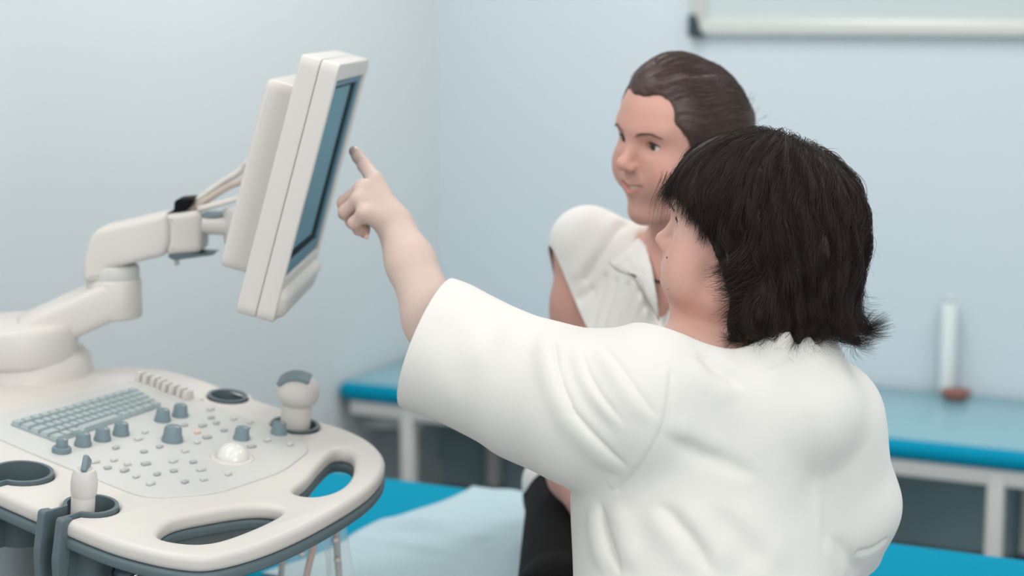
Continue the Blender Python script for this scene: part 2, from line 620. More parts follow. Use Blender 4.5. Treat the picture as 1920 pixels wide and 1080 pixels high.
obj('streak_tube_cap', bm, mat('streak_cap_white', (206, 216, 218), rough=0.5), tub)

# ---- disposable sheet on the near couch (local couch coordinates, x along, y = -across)
def make_sheet():
    bm = bmesh.new()
    nx, ny = 90, 90
    rng = np.random.RandomState(3)
    ln, wd = 0.80, COUCH_W
    x0 = 0.465
    grid = []
    ph = rng.rand(12) * 6.28
    for j in range(ny + 1):
        row = []
        v = j / ny
        for i in range(nx + 1):
            u = i / nx
            wob = 0.012 * math.sin(v * 9 + 1.0) + 0.018 * max(0, math.sin(v * 5.0 + 0.3)) * (1 - u) ** 3 - 0.05 * v * (1 - u)
            x = x0 + u * ln + wob * (1 - u)
            y = -0.012 - v * (wd - 0.024) + 0.004 * math.sin(u * 14)
            z = 0.002
            w = 0
            # soft creases running diagonally and fold ridges
            w += 0.006 * max(0, math.sin(17 * (0.7 * u + 0.5 * v) + ph[0])) ** 2
            w += 0.009 * math.exp(-((v - 0.45 - 0.25 * u + 0.03 * math.sin(9 * u)) / 0.05) ** 2)
            w += 0.007 * math.exp(-((v - 0.62 - 0.1 * u) / 0.035) ** 2)
            w += 0.0035 * math.sin(31 * u + 7 * v + ph[1]) * math.sin(23 * v - 5 * u + ph[2])
            w += 0.012 * math.exp(-((u - 0.45) / 0.06) ** 2) * v
            edge = min(u / 0.06, 1)
            z += max(0, w) * (0.35 + 0.65 * edge) + 0.0015 * (1 - edge)
            flat = min(1, max(0, (.27 - u) / .10))   # pressed flat under the sitter
            z = min(z, .0035 + flat * .03)
            row.append(bm.verts.new((x, y, 0.60 + z)))
        # hang over the rear edge a little
        grid.append(row)
    for j in range(ny):
        for i in range(nx):
            bm.faces.new((grid[j][i], grid[j][i + 1], grid[j + 1][i + 1], grid[j + 1][i]))
    o = obj('disposable_sheet', bm, M_SHEET)
    o.location = near_couch.location; o.rotation_euler = near_couch.rotation_euler
    md = o.modifiers.new('thick', 'SOLIDIFY'); md.thickness = 0.0015; md.offset = 1
    tag(o, 'crumpled pale blue disposable sheet spread under the patient on the cyan couch', 'sheet')
make_sheet()
# ------------------------------------------------------------------ ultrasound machine
M_SHELL = mat('warm_white_plastic', (202, 198, 193), rough=0.42, spec=0.4, var=0.012, vscale=12)
M_DECK = mat('light_grey_plastic', (194, 194, 192), rough=0.5, spec=0.35, var=0.012, vscale=12)
M_SLATE = mat('slate_grey_plastic', (88, 104, 110), rough=0.5, spec=0.4, var=0.03, vscale=15)
M_KNOB = mat('blue_grey_rubber', (113, 131, 138), rough=0.55, spec=0.3, var=0.04, vscale=30)
M_KEY = mat('key_grey_plastic', (162, 174, 176), rough=0.55, spec=0.3)
M_KEYBED = mat('keyboard_bed_plastic', (134, 147, 150), rough=0.6)
M_BTN = mat('button_plastic', (192, 193, 191), rough=0.5)
M_BTN2 = mat('grey_button_plastic', (166, 172, 172), rough=0.5)
M_BALL = mat('trackball_white', (214, 212, 208), rough=0.2, spec=0.6)
M_AMBER = mat('amber_button_plastic', (220, 192, 172), rough=0.5)
M_BLACK = mat('black_gap_plastic', (12, 13, 15), rough=0.7, spec=0.15)
M_SCREEN = mat('dark_lcd_glass', (70, 126, 146), rough=0.4, spec=0.2, var=0.03, vscale=5)
M_SCRBEZ = mat('teal_grey_bezel', (72, 118, 136), rough=0.45, spec=0.25)
M_CHROME = mat('chrome', (210, 212, 214), rough=0.12, metal=1.0)
M_GREYBODY = mat('grey_cart_plastic', (140, 149, 151), rough=0.5, var=0.03)
M_CABLE = mat('beige_cable_rubber', (196, 182, 174), rough=0.5)
M_CABLEW = mat('white_cable_rubber', (218, 214, 208), rough=0.5)

PU = Vector((0.5795, 0.8149, 0)); PV = Vector((-0.8149, 0.5795, 0))
PO = Vector((-0.3147, 2.1737, 0))
PRZ = math.atan2(PU.y, PU.x)
mach = empty('ultrasound_machine', PO, PRZ)
tag(mach, 'white ultrasound machine with control panel, handles and a monitor on a jointed arm', 'ultrasound machine')
TILT = math.radians(8)
MP = Matrix.Translation((0, 0, 0.88)) @ Matrix.Rotation(TILT, 4, 'X')     # panel frame in machine frame


def mloc(p):
    """world point to machine local"""
    d = Vector(p) - PO
    return Vector((d.dot(PU), d.dot(PV), d.z))


def panel_pt(x, y, z=0):
    """panel local to world"""
    q = MP @ Vector((x, y, z))
    return PO + PU * q.x + PV * q.y + Vector((0, 0, q.z))


outer = [(-0.236, 0.42), (-0.236, 0.30), (-0.235, 0.20), (-0.232, 0.069), (-0.224, 0.008), (-0.203, -0.048), (-0.170, -0.080), (-0.09, -0.090), (0.019, -0.078), (0.149, -0.047),
         (0.238, -0.002), (0.288, 0.055), (0.309, 0.120), (0.305, 0.20), (0.300, 0.346), (0.302, 0.42), (0.285, 0.50), (0.215, 0.55), (0.05, 0.565), (-0.12, 0.55), (-0.21, 0.51)]
OUT = smooth_loop(outer, 6)
slot1 = smooth_loop([(-0.178, 0.006), (-0.168, -0.030), (-0.135, -0.048), (-0.07, -0.047), (-0.010, -0.036), (0.004, -0.018), (-0.016, 0.006), (-0.07, 0.024), (-0.13, 0.032)], 6)
slot2 = smooth_loop([(0.062, 0.008), (0.068, -0.019), (0.11, -0.024), (0.165, -0.003), (0.222, 0.040), (0.240, 0.068), (0.226, 0.080), (0.175, 0.060), (0.115, 0.030)], 6)


def circ(x, y, r, n=28, sy=1.0):
    return [(x + r * math.cos(2 * math.pi * i / n), y + r * sy * math.sin(2 * math.pi * i / n)) for i in range(n)]


# holder openings along the left edge are keyhole notches open to the outside
HOLD = [(-0.172, 0.262, 0.040), (-0.178, 0.125, 0.034)]
def with_notches(loop):
    """cut keyhole notches for the left probe holders into the outer loop"""
    out = []
    done = set()
    N = len(loop)
    for i in range(N):
        x, y = loop[i]
        inside = False
        for k, (hx, hy, r) in enumerate(HOLD):
            if x < hx - 0.02 and abs(y - hy) < 0.017:
                inside = True
                if k not in done:
                    done.add(k)
                    g = 0.015
                    a0 = math.pi - math.asin(g / r); a1 = -math.pi + math.asin(g / r)
                    out.append((x, hy + g))
                    for s in range(25):
                        a = a0 + (a1 - a0) * s / 24
                        out.append((hx + r * math.cos(a), hy + r * math.sin(a)))
                    out.append((x, hy - g))
        if not inside: out.append((x, y))
    return out
def resample(loop, d):
    out = []
    N = len(loop)
    for i in range(N):
        a, b = Vector(loop[i]), Vector(loop[(i + 1) % N])
        n = max(1, int((b - a).length / d))
        for k in range(n): 
            q = a.lerp(b, k / n); out.append((q.x, q.y))
    return out
OUTN = with_notches(resample(OUT, 0.006))
rh1 = circ(0.272, 0.335, 0.028); rh2 = circ(0.258, 0.185, 0.033); rh3 = circ(0.262, 0.262, 0.026)

shell = slab('control_panel', [OUTN, slot1, slot2, rh1, rh2], -0.022, 0.0, 0.0085, M_SHELL, mach, MP)
tag(slab('bumper', [[(x * 1.006, y * 1.006 - 0.0015) for x, y in OUTN], slot1, slot2, rh1, rh2], -0.036, -0.0215, 0.005, M_SLATE, mach, MP), 'slate grey bumper strip under the panel rim')
# raised working deck
deck_loop = round_poly([(-0.118, 0.30), (-0.112, 0.10), (-0.03, 0.058), (0.10, 0.062), (0.195, 0.098), (0.222, 0.14), (0.222, 0.40), (0.20, 0.47), (-0.115, 0.45)], 0.03)
slab('working_deck', [deck_loop], -0.004, 0.0025, 0.002, M_DECK, mach, MP)
body_loop = round_poly([(-0.13, 0.06), (0.17, 0.08), (0.23, 0.16), (0.23, 0.5), (-0.13, 0.5)], 0.05)
slab('panel_underside', [body_loop], -0.12, -0.04, 0.02, M_GREYBODY, mach, MP)

# keyboard
kb = [(-0.072, 0.412), (-0.068, 0.318), (0.150, 0.350), (0.172, 0.430)]
slab('keyboard', [round_poly(kb, 0.006)], 0.0, 0.0042, 0.0015, M_KEYBED, mach, MP)
kbo = [c for c in mach.children if c.name.startswith('keyboard')][0]
bm = bmesh.new()
for r in range(5):
    v = (r + 0.5) / 5
    n = 15
    a = Vector(kb[0]).lerp(Vector(kb[1]), v); b = Vector(kb[3]).lerp(Vector(kb[2]), v)
    dirx = (b - a).normalized()
    ln = (b - a).length
    cells = [1.0] * n
    if r == 4: cells = [1.2, 1, 1, 5.5, 1, 1, 1, 1.3, 1]
    if r in (1, 2, 3): cells[0] = 1.3 + 0.25 * r; cells[-1] = 1.8
    tot = sum(cells); pos = 0
    for c in cells:
        w_ = ln * c / tot
        p = a + dirx * (pos + w_ / 2); pos += w_
        h_ = 0.0135
        Mk = Matrix.Translation((p.x, p.y, 0.0068)) @ Matrix.Rotation(math.atan2(dirx.y, dirx.x), 4, 'Z')
        vs = box(bm, (0, 0, 0), (w_ - 0.0028, h_, 0.0052), 0.0, 1)
        for vv in vs:
            if vv.co.z > 0: vv.co.x *= 0.86; vv.co.y *= 0.80
            vv.co = Mk @ vv.co
o = obj('keys', bm, M_KEY, kbo, False); o.parent = kbo

# control knobs
for i, (x, y, s) in enumerate([(-0.085, 0.289, 0.95), (-0.046, 0.292, 1.0), (-0.011, 0.293, 1.0), (0.024, 0.295, 1.0), (0.111, 0.305, 1.0), (0.146, 0.306, 1.0), (0.063, 0.235, 1.25), (0.147, 0.185, 1.0), (0.207, 0.170, 1.0)]):
    bm = bmesh.new()
    if i == 0: pr = [(0.0135, 0), (0.0135, 0.005), (0.0125, 0.007), (0.0085, 0.008), (0.0082, 0.017), (0.0065, 0.0195), (0, 0.020)]
    else: pr = [(0.0118, 0), (0.0116, 0.004), (0.0105, 0.006), (0.0096, 0.0145), (0.0080, 0.0172), (0, 0.0178)]
    vs = lathe(bm, [(r * s, z * s) for r, z in pr], 28, Matrix.Translation((x, y, 0.0025)))
    kn = obj('control_knob', bm, M_KNOB, mach, True, MP, 40)
    bm = bmesh.new(); box(bm, (x, y - 0.006 * s, 0.0025 + (0.0198 if i == 0 else 0.0178) * s), (0.0012, 0.006 * s, 0.0008)); obj('pointer_mark', bm, M_DECK, kn, False)

# sliders of the gain bank
bm = bmesh.new(); box(bm, (0.211, 0.405, 0.001), (0.036, 0.128, 0.006), 0.002, 2)
bank = obj('slider_bank', bm, M_DECK, mach, True, MP, 40)
for k in range(8):
    y = 0.352 + 0.0151 * k
    bm = bmesh.new()
    vs = box(bm, (0, 0, 0), (0.021, 0.0085, 0.016), 0.002, 2)
    for v in vs:
        if v.co.z > 0: v.co.x *= 0.75
        v.co += Vector((0.205 + 0.002 * math.sin(k * 1.7) + 0.0011 * k, y, 0.0105))
    obj('slider', bm, M_SHELL, mach, True, MP, 40)
bm = bmesh.new(); box(bm, (0.235, 0.43, 0.003), (0.012, 0.010, 0.004), 0.001, 2)
tag(obj('power_button', bm, mat('pale_blue_button', (176, 208, 216), rough=0.4), mach, True, MP), 'pale blue button behind the sliders')

# buttons
for i, (x, y) in enumerate([(0.029, 0.265), (0.0, 0.223), (-0.020, 0.256), (-0.078, 0.232), (-0.054, 0.222), (-0.080, 0.205), (-0.069, 0.185), (-0.050, 0.20), (-0.072, 0.160), (-0.03, 0.187), (0.030, 0.225),
                           (0.046, 0.192), (0.006, 0.173), (-0.019, 0.146), (-0.036, 0.108), (0.013, 0.128), (0.084, 0.208), (0.114, 0.238), (0.140, 0.254), (0.170, 0.157), (0.183, 0.126), (0.133, 0.152),
                           (0.164, 0.251), (0.198, 0.250), (0.201, 0.300), (0.175, 0.272), (0.12, 0.27), (0.09, 0.27), (0.055, 0.28), (0.15, 0.222), (0.182, 0.21), (-0.01, 0.10), (0.03, 0.095), (0.11, 0.215),
                           (-0.045, 0.15), (0.205, 0.225), (-0.075, 0.130), (0.025, 0.155)]):
    bm = bmesh.new()
    big = i % 3 == 0
    vs = box(bm, (0, 0, 0), (0.013 if big else 0.010, 0.0070 if big else 0.0062, 0.004), 0.0015, 2)
    Mk = Matrix.Translation((x, y, 0.0045)) @ Matrix.Rotation((-0.15 if i % 2 else 0.1), 4, 'Z')
    for v in vs: v.co = Mk @ v.co
    obj('button', bm, M_AMBER if i == 17 else (M_BTN2 if i % 4 in (1, 2) else M_BTN), mach, True, MP, 40)
# trackball
bm = bmesh.new(); lathe(bm, [(0.030, 0.0025), (0.029, 0.0045), (0.024, 0.0052), (0.0225, 0.004)], 40, Matrix.Translation((0.081, 0.138, 0)), False)
ring = obj('trackball_ring', bm, M_SHELL, mach, True, MP)
bm = bmesh.new(); lathe(bm, [(0.0228 * math.cos(a), 0.0 + 0.0228 * math.sin(a)) for a in [i * math.pi / 28 for i in range(14)]] + [(0, 0.0228)], 36, Matrix.Translation((0.081, 0.138, 0.0005)), False)
obj('trackball', bm, M_BALL, mach, True, MP)

# left probe holders: slotted cups of slate plastic
for (hx, hy, r) in HOLD:
    bm = bmesh.new()
    g = 0.0145
    n = 30
    a0 = math.pi - math.asin(g / r); a1 = -math.pi + math.asin(g / r)
    prof = []
    R0, R1 = r - 0.0005, r - 0.005
    ex = hx + 0.238            # distance to the panel edge on -x
    outer_p, inner_p = [], []
    outer_p.append((-ex - 0.001, g + 0.002)); inner_p.append((-ex - 0.001, g - 0.0035))
    outer_p.append((-ex + 0.008, g + 0.001)); inner_p.append((-ex + 0.008, g - 0.0035))
    for s in range(n + 1):
        a = a0 + (a1 - a0) * s / n
        outer_p.append((R0 * math.cos(a), R0 * math.sin(a)))
        inner_p.append((R1 * math.cos(a), R1 * math.sin(a)))
    outer_p.append((-ex + 0.008, -g - 0.001)); inner_p.append((-ex + 0.008, -g + 0.0035))
    outer_p.append((-ex - 0.001, -g - 0.002)); inner_p.append((-ex - 0.001, -g + 0.0035))
    N_ = len(outer_p)
    zs = [0.003, 0.0015, -0.03, -0.085, -0.088]
    rows = []
    for zi, z in enumerate(zs):
        t = max(0, -z / 0.085)
        sc = 1 - 0.10 * t
        o_ = 0.0025 if zi == 0 else 0
        rows.append(([bm.verts.new((hx + p[0] * sc * (1 + o_), hy + p[1] * sc, z)) for p in outer_p], [bm.verts.new((hx + p[0] * sc, hy + p[1] * sc, z)) for p in inner_p]))
    for (oa, ia), (ob, ib) in zip(rows, rows[1:]):
        for k in range(N_ - 1):
            bm.faces.new((oa[k], oa[k + 1], ob[k + 1], ob[k])); bm.faces.new((ia[k + 1], ia[k], ib[k], ib[k + 1]))
        bm.faces.new((oa[0], ob[0], ib[0], ia[0])); bm.faces.new((oa[-1], ia[-1], ib[-1], ob[-1]))
    for (oa, ia) in (rows[0], rows[-1]):
        for k in range(N_ - 1): bm.faces.new((oa[k], oa[k + 1], ia[k + 1], ia[k]))
    tag(obj('probe_holder', bm, M_SLATE, mach, True, MP, 40), 'slate grey slotted probe cup')
    # flared guide posts either side of the slot
    for sg in (1, -1):
        bm = bmesh.new()
        lp = round_poly([(0, 0.004), (0.019, 0.002), (0.017, -0.06), (0.012, -0.098), (0.002, -0.098), (-0.004, -0.05)], 0.006)
        q = slab('holder_lip', [lp], -0.006, 0.006, 0.003, M_SLATE, mach)
        q.matrix_local = MP @ Matrix.Translation((-0.243, hy + sg * (g + 0.002), 0.001)) @ Matrix.Rotation(math.pi / 2, 4, 'X')
for (hx, hy, r) in ((0.272, 0.335, 0.0275), (0.258, 0.185, 0.0325)):
    bm = bmesh.new()
    lathe(bm, [(r + 0.003, 0.0015), (r + 0.0025, 0.0035), (r - 0.002, 0.003), (r - 0.004, -0.03), (r - 0.006, -0.085), (r - 0.003, -0.088), (r, -0.03), (r + 0.0, 0.0)], 32, Matrix.Translation((hx, hy, 0)), False)
    tag(obj('probe_holder', bm, M_SLATE, mach, True, MP, 40), 'round slate grey probe cup')

# under-panel column and cart
bm = bmesh.new(); box(bm, (0.03, 0.30, 0.57), (0.17, 0.22, 0.46), 0.04, 4); obj('column', bm, M_SHELL, mach, True, None, 50)
bm = bmesh.new(); box(bm, (0.03, 0.42, 0.30), (0.40, 0.46, 0.36), 0.05, 4); obj('cart_body', bm, M_GREYBODY, mach, True, None, 50)
bm = bmesh.new(); box(bm, (0.03, 0.38, 0.10), (0.50, 0.66, 0.06), 0.025, 3); obj('cart_base', bm, M_SHELL, mach, True, None, 50)
for x in (-0.17, 0.23):
    for y in (0.10, 0.64):
        bm = bmesh.new(); lathe(bm, [(0.0, -0.016), (0.028, -0.016), (0.035, -0.010), (0.035, 0.010), (0.028, 0.016), (0, 0.016)], 28, Matrix.Translation((x, y, 0.035)) @ Matrix.Rotation(math.pi / 2, 4, 'Y'))
        box(bm, (x, y, 0.065), (0.05, 0.03, 0.03), 0.008)
        tag(obj('caster', bm, M_SLATE, mach, True, None, 40), 'grey caster wheel')
# dark socket with chrome rim under the bumper
sp = mloc(at(243, 1074, 2.06))
bm = bmesh.new(); lathe(bm, [(0, -0.05), (0.018, -0.05), (0.0185, 0.006), (0.014, 0.012), (0, 0.013)], 28, Matrix.Translation(sp) @ Matrix.Rotation(-0.5, 4, 'Y'))
sk = tag(obj('socket_plug', bm, mat('dark_blue_plastic', (62, 80, 90), rough=0.3), mach), 'dark blue plug under the bumper')
bm = bmesh.new(); Mr = Matrix.Translation(sp) @ Matrix.Rotation(-0.5, 4, 'Y') @ Matrix.Translation((0, 0, 0.007))
tube(bm, [Mr @ Vector((0.0205 * math.cos(a), 0.0205 * math.sin(a), 0)) for a in [i * 2 * math.pi / 28 for i in range(29)]], 0.0022, 8)
obj('chrome_rim', bm, M_CHROME, sk)
bm = bmesh.new(); box(bm, (sp.x, sp.y + 0.02, sp.z + 0.028), (0.05, 0.06, 0.02), 0.006); obj('plug_bracket', bm, M_SLATE, mach)

# ---- monitor: frame x = width (near to far), y = -normal, z = up
mA, mB = at(628, 152, 2.38), at(531, 523, 2.38)
mz = (mA - mB).normalized()
mx = Vector((0.03, 1, 0)); mx = (mx - mz * mx.dot(mz)).normalized()
mn = mx.cross(mz)          # faces +x side
if mn.x < 0: mn = -mn
SCH = (mA - mB).length; SCW = 0.335
MW_mon = Matrix(((mx.x, -mn.x, mz.x, mB.x), (mx.y, -mn.y, mz.y, mB.y), (mx.z, -mn.z, mz.z, mB.z), (0, 0, 0, 1)))
mach_inv = (Matrix.Translation(PO) @ Matrix.Rotation(PRZ, 4, 'Z')).inverted()
MM = mach_inv @ MW_mon
if MM.to_3x3().determinant() < 0: print('monitor frame flipped')
mon = empty('monitor'); mon.parent = mach; mon.matrix_local = MM
RX = Matrix.Rotation(math.pi / 2, 4, 'X')    # slab xy -> xz plane, slab z -> -y (towards viewer side = normal)
x0, x1, z0, z1 = -0.020, SCW + 0.020, -0.062, SCH + 0.024
face = round_poly([(x0 + 0.006, z0), (x1 - 0.006, z0), (x1, z1), (x0, z1)], 0.016, 6)
hole = [(0, 0), (SCW, 0), (SCW, SCH), (0, SCH)]
tag(slab('front_shell', [face, hole], -0.0222, 0.003, 0.0022, M_SHELL, mon, RX), 'white front bezel of the monitor')
slab('rear_shell', [face], -0.050, -0.0228, 0.0022, M_SHELL, mon, RX)
chin = round_poly([(x0 + 0.02, z0 + 0.004), (x1 - 0.05, z0 + 0.004), (x1 - 0.012, z0 + 0.046), (x0 + 0.01, z0 + 0.046)], 0.024)
slab('chin_handle', [chin], -0.02, 0.014, 0.012, M_SHELL, mon, RX)
back = round_poly([(0.045, -0.016), (x1 - 0.06, -0.016), (x1 - 0.06, SCH - 0.024), (0.045, SCH - 0.024)], 0.015)
slab('rear_housing', [back], -0.096, -0.048, 0.006, M_SHELL, mon, RX)
def rect(a, b, c, d): return [(a, b), (c, b), (c, d), (a, d)]
slab('display_surround', [rect(0, 0, SCW, SCH), rect(0.012, 0.020, SCW - 0.040, SCH - 0.010)], -0.008, -0.001, 0.0008, M_SCRBEZ, mon, RX)
slab('display_dark_ring', [rect(0.012, 0.020, SCW - 0.040, SCH - 0.010), rect(0.016, 0.031, SCW - 0.075, SCH - 0.014)], -0.010, -0.004, 0.0004, M_BLACK, mon, RX)  # black ring set in for the dark line along the display recess
slab('screen', [rect(0.010, 0.018, SCW - 0.05, SCH - 0.008)], -0.011, -0.0055, 0.0004, M_SCREEN, mon, RX)

# ---- jointed arm
def arm_block(name, P, W, H, bev, m=M_SHELL, parent=mach):
    """rounded block swept between two world points; W horizontal width, H height"""
    a, b = mloc(P[0]), mloc(P[1])
    d = b - a
    t = d.normalized(); s = Vector((0, 0, 1)).cross(t).normalized(); up = t.cross(s)
    bm = bmesh.new()
    vs = box(bm, (0, 0, 0), (d.length, W, H), bev, 4)
    c = (a + b) / 2
    for v in vs: v.co = c + t * v.co.x + s * v.co.y + up * v.co.z
    return obj(name, bm, m, parent, True, None, 50)


def vcyl(name, c, r, h, m=M_SHELL, parent=mach, bev=0.006, n=40):
    bm = bmesh.new(); c = mloc(c)
    lathe(bm, [(0, -h / 2), (r - bev, -h / 2), (r - bev * .3, -h / 2 + bev * .3), (r, -h / 2 + bev), (r, h / 2 - bev), (r - bev * .3, h / 2 - bev * .3), (r - bev, h / 2), (0, h / 2)], n, Matrix.Translation(c))
    return obj(name, bm, m, parent, True, None, 50)


ped = at(40, 722, 2.64)
bm = bmesh.new(); pc = mloc(ped)
lathe(bm, [(0.0, -0.06), (0.125, -0.06), (0.118, -0.01), (0.108, 0.03), (0.106, 0.046), (0.095, 0.058), (0, 0.060)], 48, Matrix.Translation(pc))
obj('arm_pedestal', bm, M_SHELL, mach, True, None, 60)
bm = bmesh.new(); box(bm, (pc.x, pc.y, 0.72), (0.22, 0.20, 0.40), 0.04, 4); obj('rear_column', bm, M_GREYBODY, mach, True, None, 50)
base_c = at(30, 641, 2.62)
j1 = vcyl('shoulder_joint', base_c, 0.092, 0.066, bev=0.012)
vcyl('joint_cap', at(28, 609, 2.62), 0.033, 0.006, M_KNOB, j1, 0.002)
la = []
elb = at(216, 556, 2.66)
lower = arm_block('lower_arm', (at(40, 634, 2.62), at(222, 552, 2.66)), 0.080, 0.060, 0.014)
vcyl('elbow_joint', at(214, 558, 2.66), 0.042, 0.062, bev=0.006)
tag(vcyl('elbow_collar', at(213, 513, 2.66), 0.039, 0.030, M_DECK), 'short grey collar at the arm elbow')
# upper arm: extruded side profile
ua_c = at(213, 470, 2.66)
prof = [(165, 524), (166, 480), (178, 440), (192, 424), (318, 395), (326, 420), (326, 450), (318, 474), (210, 500), (206, 522)]
def extrude_profile(name, prof, Y, w, bev, m=M_SHELL, parent=mach):
    P0 = at(prof[0][0], prof[0][1], Y)
    pts = [at(p[0], p[1], Y) for p in prof]
    loop = round_poly([(p.x, p.z) for p in pts], 0.010)
    o = slab(name, [loop], -w / 2, w / 2, bev, m, parent)
    o.matrix_local = mach_inv @ Matrix.Translation((0, Y, 0)) @ Matrix.Rotation(math.pi / 2, 4, 'X')
    return o
upper = extrude_profile('upper_arm', prof, 2.66, 0.075, 0.010)
extrude_profile('arm_underside_strip', [(206, 503), (320, 478), (345, 474), (345, 480), (322, 488), (210, 510)], 2.66, 0.06, 0.002, M_DECK, upper)
extrude_profile('arm_underside_strip', [(215, 507), (258, 499), (258, 506), (216, 512)], 2.66, 0.05, 0.001, M_BLACK, upper)
wrist = extrude_profile('wrist_block', [(316, 398), (378, 391), (386, 404), (386, 468), (318, 474), (324, 450), (324, 420)], 2.66, 0.070, 0.009)
extrude_profile('wrist_fork', [(340, 440), (436, 443), (430, 470), (345, 471)], 2.66, 0.06, 0.008, M_SHELL, wrist)
fork2 = arm_block('swivel_joint', (at(362, 418, 2.66), at(446, 422, 2.655)), 0.060, 0.028, 0.012)
vcyl('joint_cap', at(402, 402, 2.66), 0.030, 0.005, M_KNOB, fork2, 0.002)
extrude_profile('under_gap_strip', [(318, 474), (345, 470), (412, 473), (375, 478), (330, 484)], 2.655, 0.055, 0.001, M_SLATE)  # slate strip painted in as the dark gap under the wrist
extrude_profile('cable_clip', [(332, 371), (372, 368), (350, 396), (315, 398), (332, 392)], 2.66, 0.05, 0.002, M_BLACK)
bm = bmesh.new(); tube(bm, [mloc(at(330, 480, 2.64)), mloc(at(332, 497, 2.64))], 0.004, 10); obj('tension_screw', bm, M_DECK, mach)
# monitor mount plate reaching the housing
arm_block('mount_plate', (at(444, 425, 2.655), at(476, 425, 2.60)), 0.05, 0.06, 0.008)
for k, pts in enumerate([[(345, 395), (385, 365), (420, 340), (445, 325), (470, 300)], [(352, 397), (392, 372), (428, 350), (452, 340), (476, 322)], [(372, 392), (420, 380), (455, 366), (468, 330), (458, 312), (472, 296)]]):
    bm = bmesh.new()
    P = [mloc(at(p[0], p[1], 2.67 - 0.015 * k - 0.012 * i)) for i, p in enumerate(pts)]
    tube(bm, P, 0.0052 if k < 2 else 0.0046, 10, smooth=8)
    obj('monitor_cable', bm, M_CABLEW if k != 1 else M_CABLE, mach)


# ------------------------------------------------------------------ probes in the holders
def probe_mat(x, y, z, tx=0.0, ty=0.0):
    return Matrix.Translation(PO) @ Matrix.Rotation(PRZ, 4, 'Z') @ MP @ Matrix.Translation((x, y, z)) @ Matrix.Rotation(tx, 4, 'X') @ Matrix.Rotation(ty, 4, 'Y')


pr = empty('ultrasound_probe'); pr.matrix_world = probe_mat(-0.192, 0.124, -0.004, 0.02, -0.02) @ Matrix.Scale(0.82, 4)
tag(pr, 'slender white ultrasound probe with a flat slate tip standing in the slotted left holder', 'ultrasound probe')
def oval_lathe(name, prof, m, parent, sx=1.0, sy=1.0, n=32):
    bm = bmesh.new()
    for v in lathe(bm, prof, n): v.co.x *= sx; v.co.y *= sy
    return obj(name, bm, m, parent, True, None, 45)
oval_lathe('probe_handle', [(0, -0.10), (0.007, -0.10), (0.010, -0.085), (0.0155, -0.05), (0.0175, -0.01), (0.0178, 0.018), (0.0172, 0.0275)], M_SHELL, pr)
oval_lathe('probe_head', [(0.0182, 0.0275), (0.0195, 0.033), (0.0200, 0.046), (0.0185, 0.060), (0.0150, 0.068), (0.0, 0.070)], M_SHELL, pr)
bm = bmesh.new(); vs = box(bm, (0, 0, 0), (0.009, 0.030, 0.026), 0.003, 3)
Mt = Matrix.Rotation(PRZ * -1, 4, 'Z') @ Matrix.Translation((0.0005, 0.004, 0.073)) @ Matrix.Rotation(math.radians(-35), 4, 'X')
for v in vs: v.co = Mt @ v.co
tag(obj('probe_tip', bm, M_KNOB, pr, True, None, 40), 'flat slate grey tip')
bm = bmesh.new(); tube(bm, [(0, 0, -0.095), (0.004, 0, -0.15), (0.02, 0.01, -0.22), (0.06, 0.02, -0.27)], 0.0042, 10, smooth=6)
obj('probe_cord', bm, M_CABLEW, pr)

pr2 = empty('ultrasound_probe'); pr2.matrix_world = probe_mat(0.258, 0.185, 0.0, 0.0, 0.0)
tag(pr2, 'bulky white curved ultrasound probe with a grey crown in the round right holder', 'ultrasound probe')
oval_lathe('probe_handle', [(0, -0.08), (0.010, -0.08), (0.016, -0.05), (0.0205, -0.015), (0.0218, 0.004), (0.0220, 0.022), (0.0216, 0.034)], M_SHELL, pr2)
hd = oval_lathe('probe_head', [(0.0215, 0.032), (0.0255, 0.037), (0.0300, 0.044), (0.0312, 0.053), (0.0295, 0.062), (0.0235, 0.070), (0.013, 0.0748), (0, 0.076)], M_SHELL, pr2, 1.0, 1.0)
bm = bmesh.new()
# curved grey crown following the top of the head on one flank
lp = []
for i in range(13):
    a = math.radians(62 + 70 * i / 12)
    for r in (0.0345, 0.0385): pass
n_ = 14
ra, rb = [], []
for i in range(n_ + 1):
    a = math.radians(55 + 95 * i / n_)
    ra.append((0.0330 * math.cos(a), 0.0275 * math.sin(a)))
    rb.append((0.0270 * math.cos(a), 0.0215 * math.sin(a)))
loop = ra + rb[::-1]
cr = slab('probe_crown', [loop], -0.020, 0.020, 0.002, M_KNOB, pr2)
cr.matrix_local = Matrix.Rotation(-PRZ, 4, 'Z') @ Matrix.Translation((-0.002, 0.0, 0.0510)) @ Matrix.Rotation(math.pi / 2, 4, 'X')
tag(cr, 'slate grey curved crown')
bm = bmesh.new(); tube(bm, [(0, 0, -0.075), (0.0, 0.0, -0.14), (0.01, 0.01, -0.24)], 0.0046, 10, smooth=6); obj('probe_cord', bm, M_CABLEW, pr2)

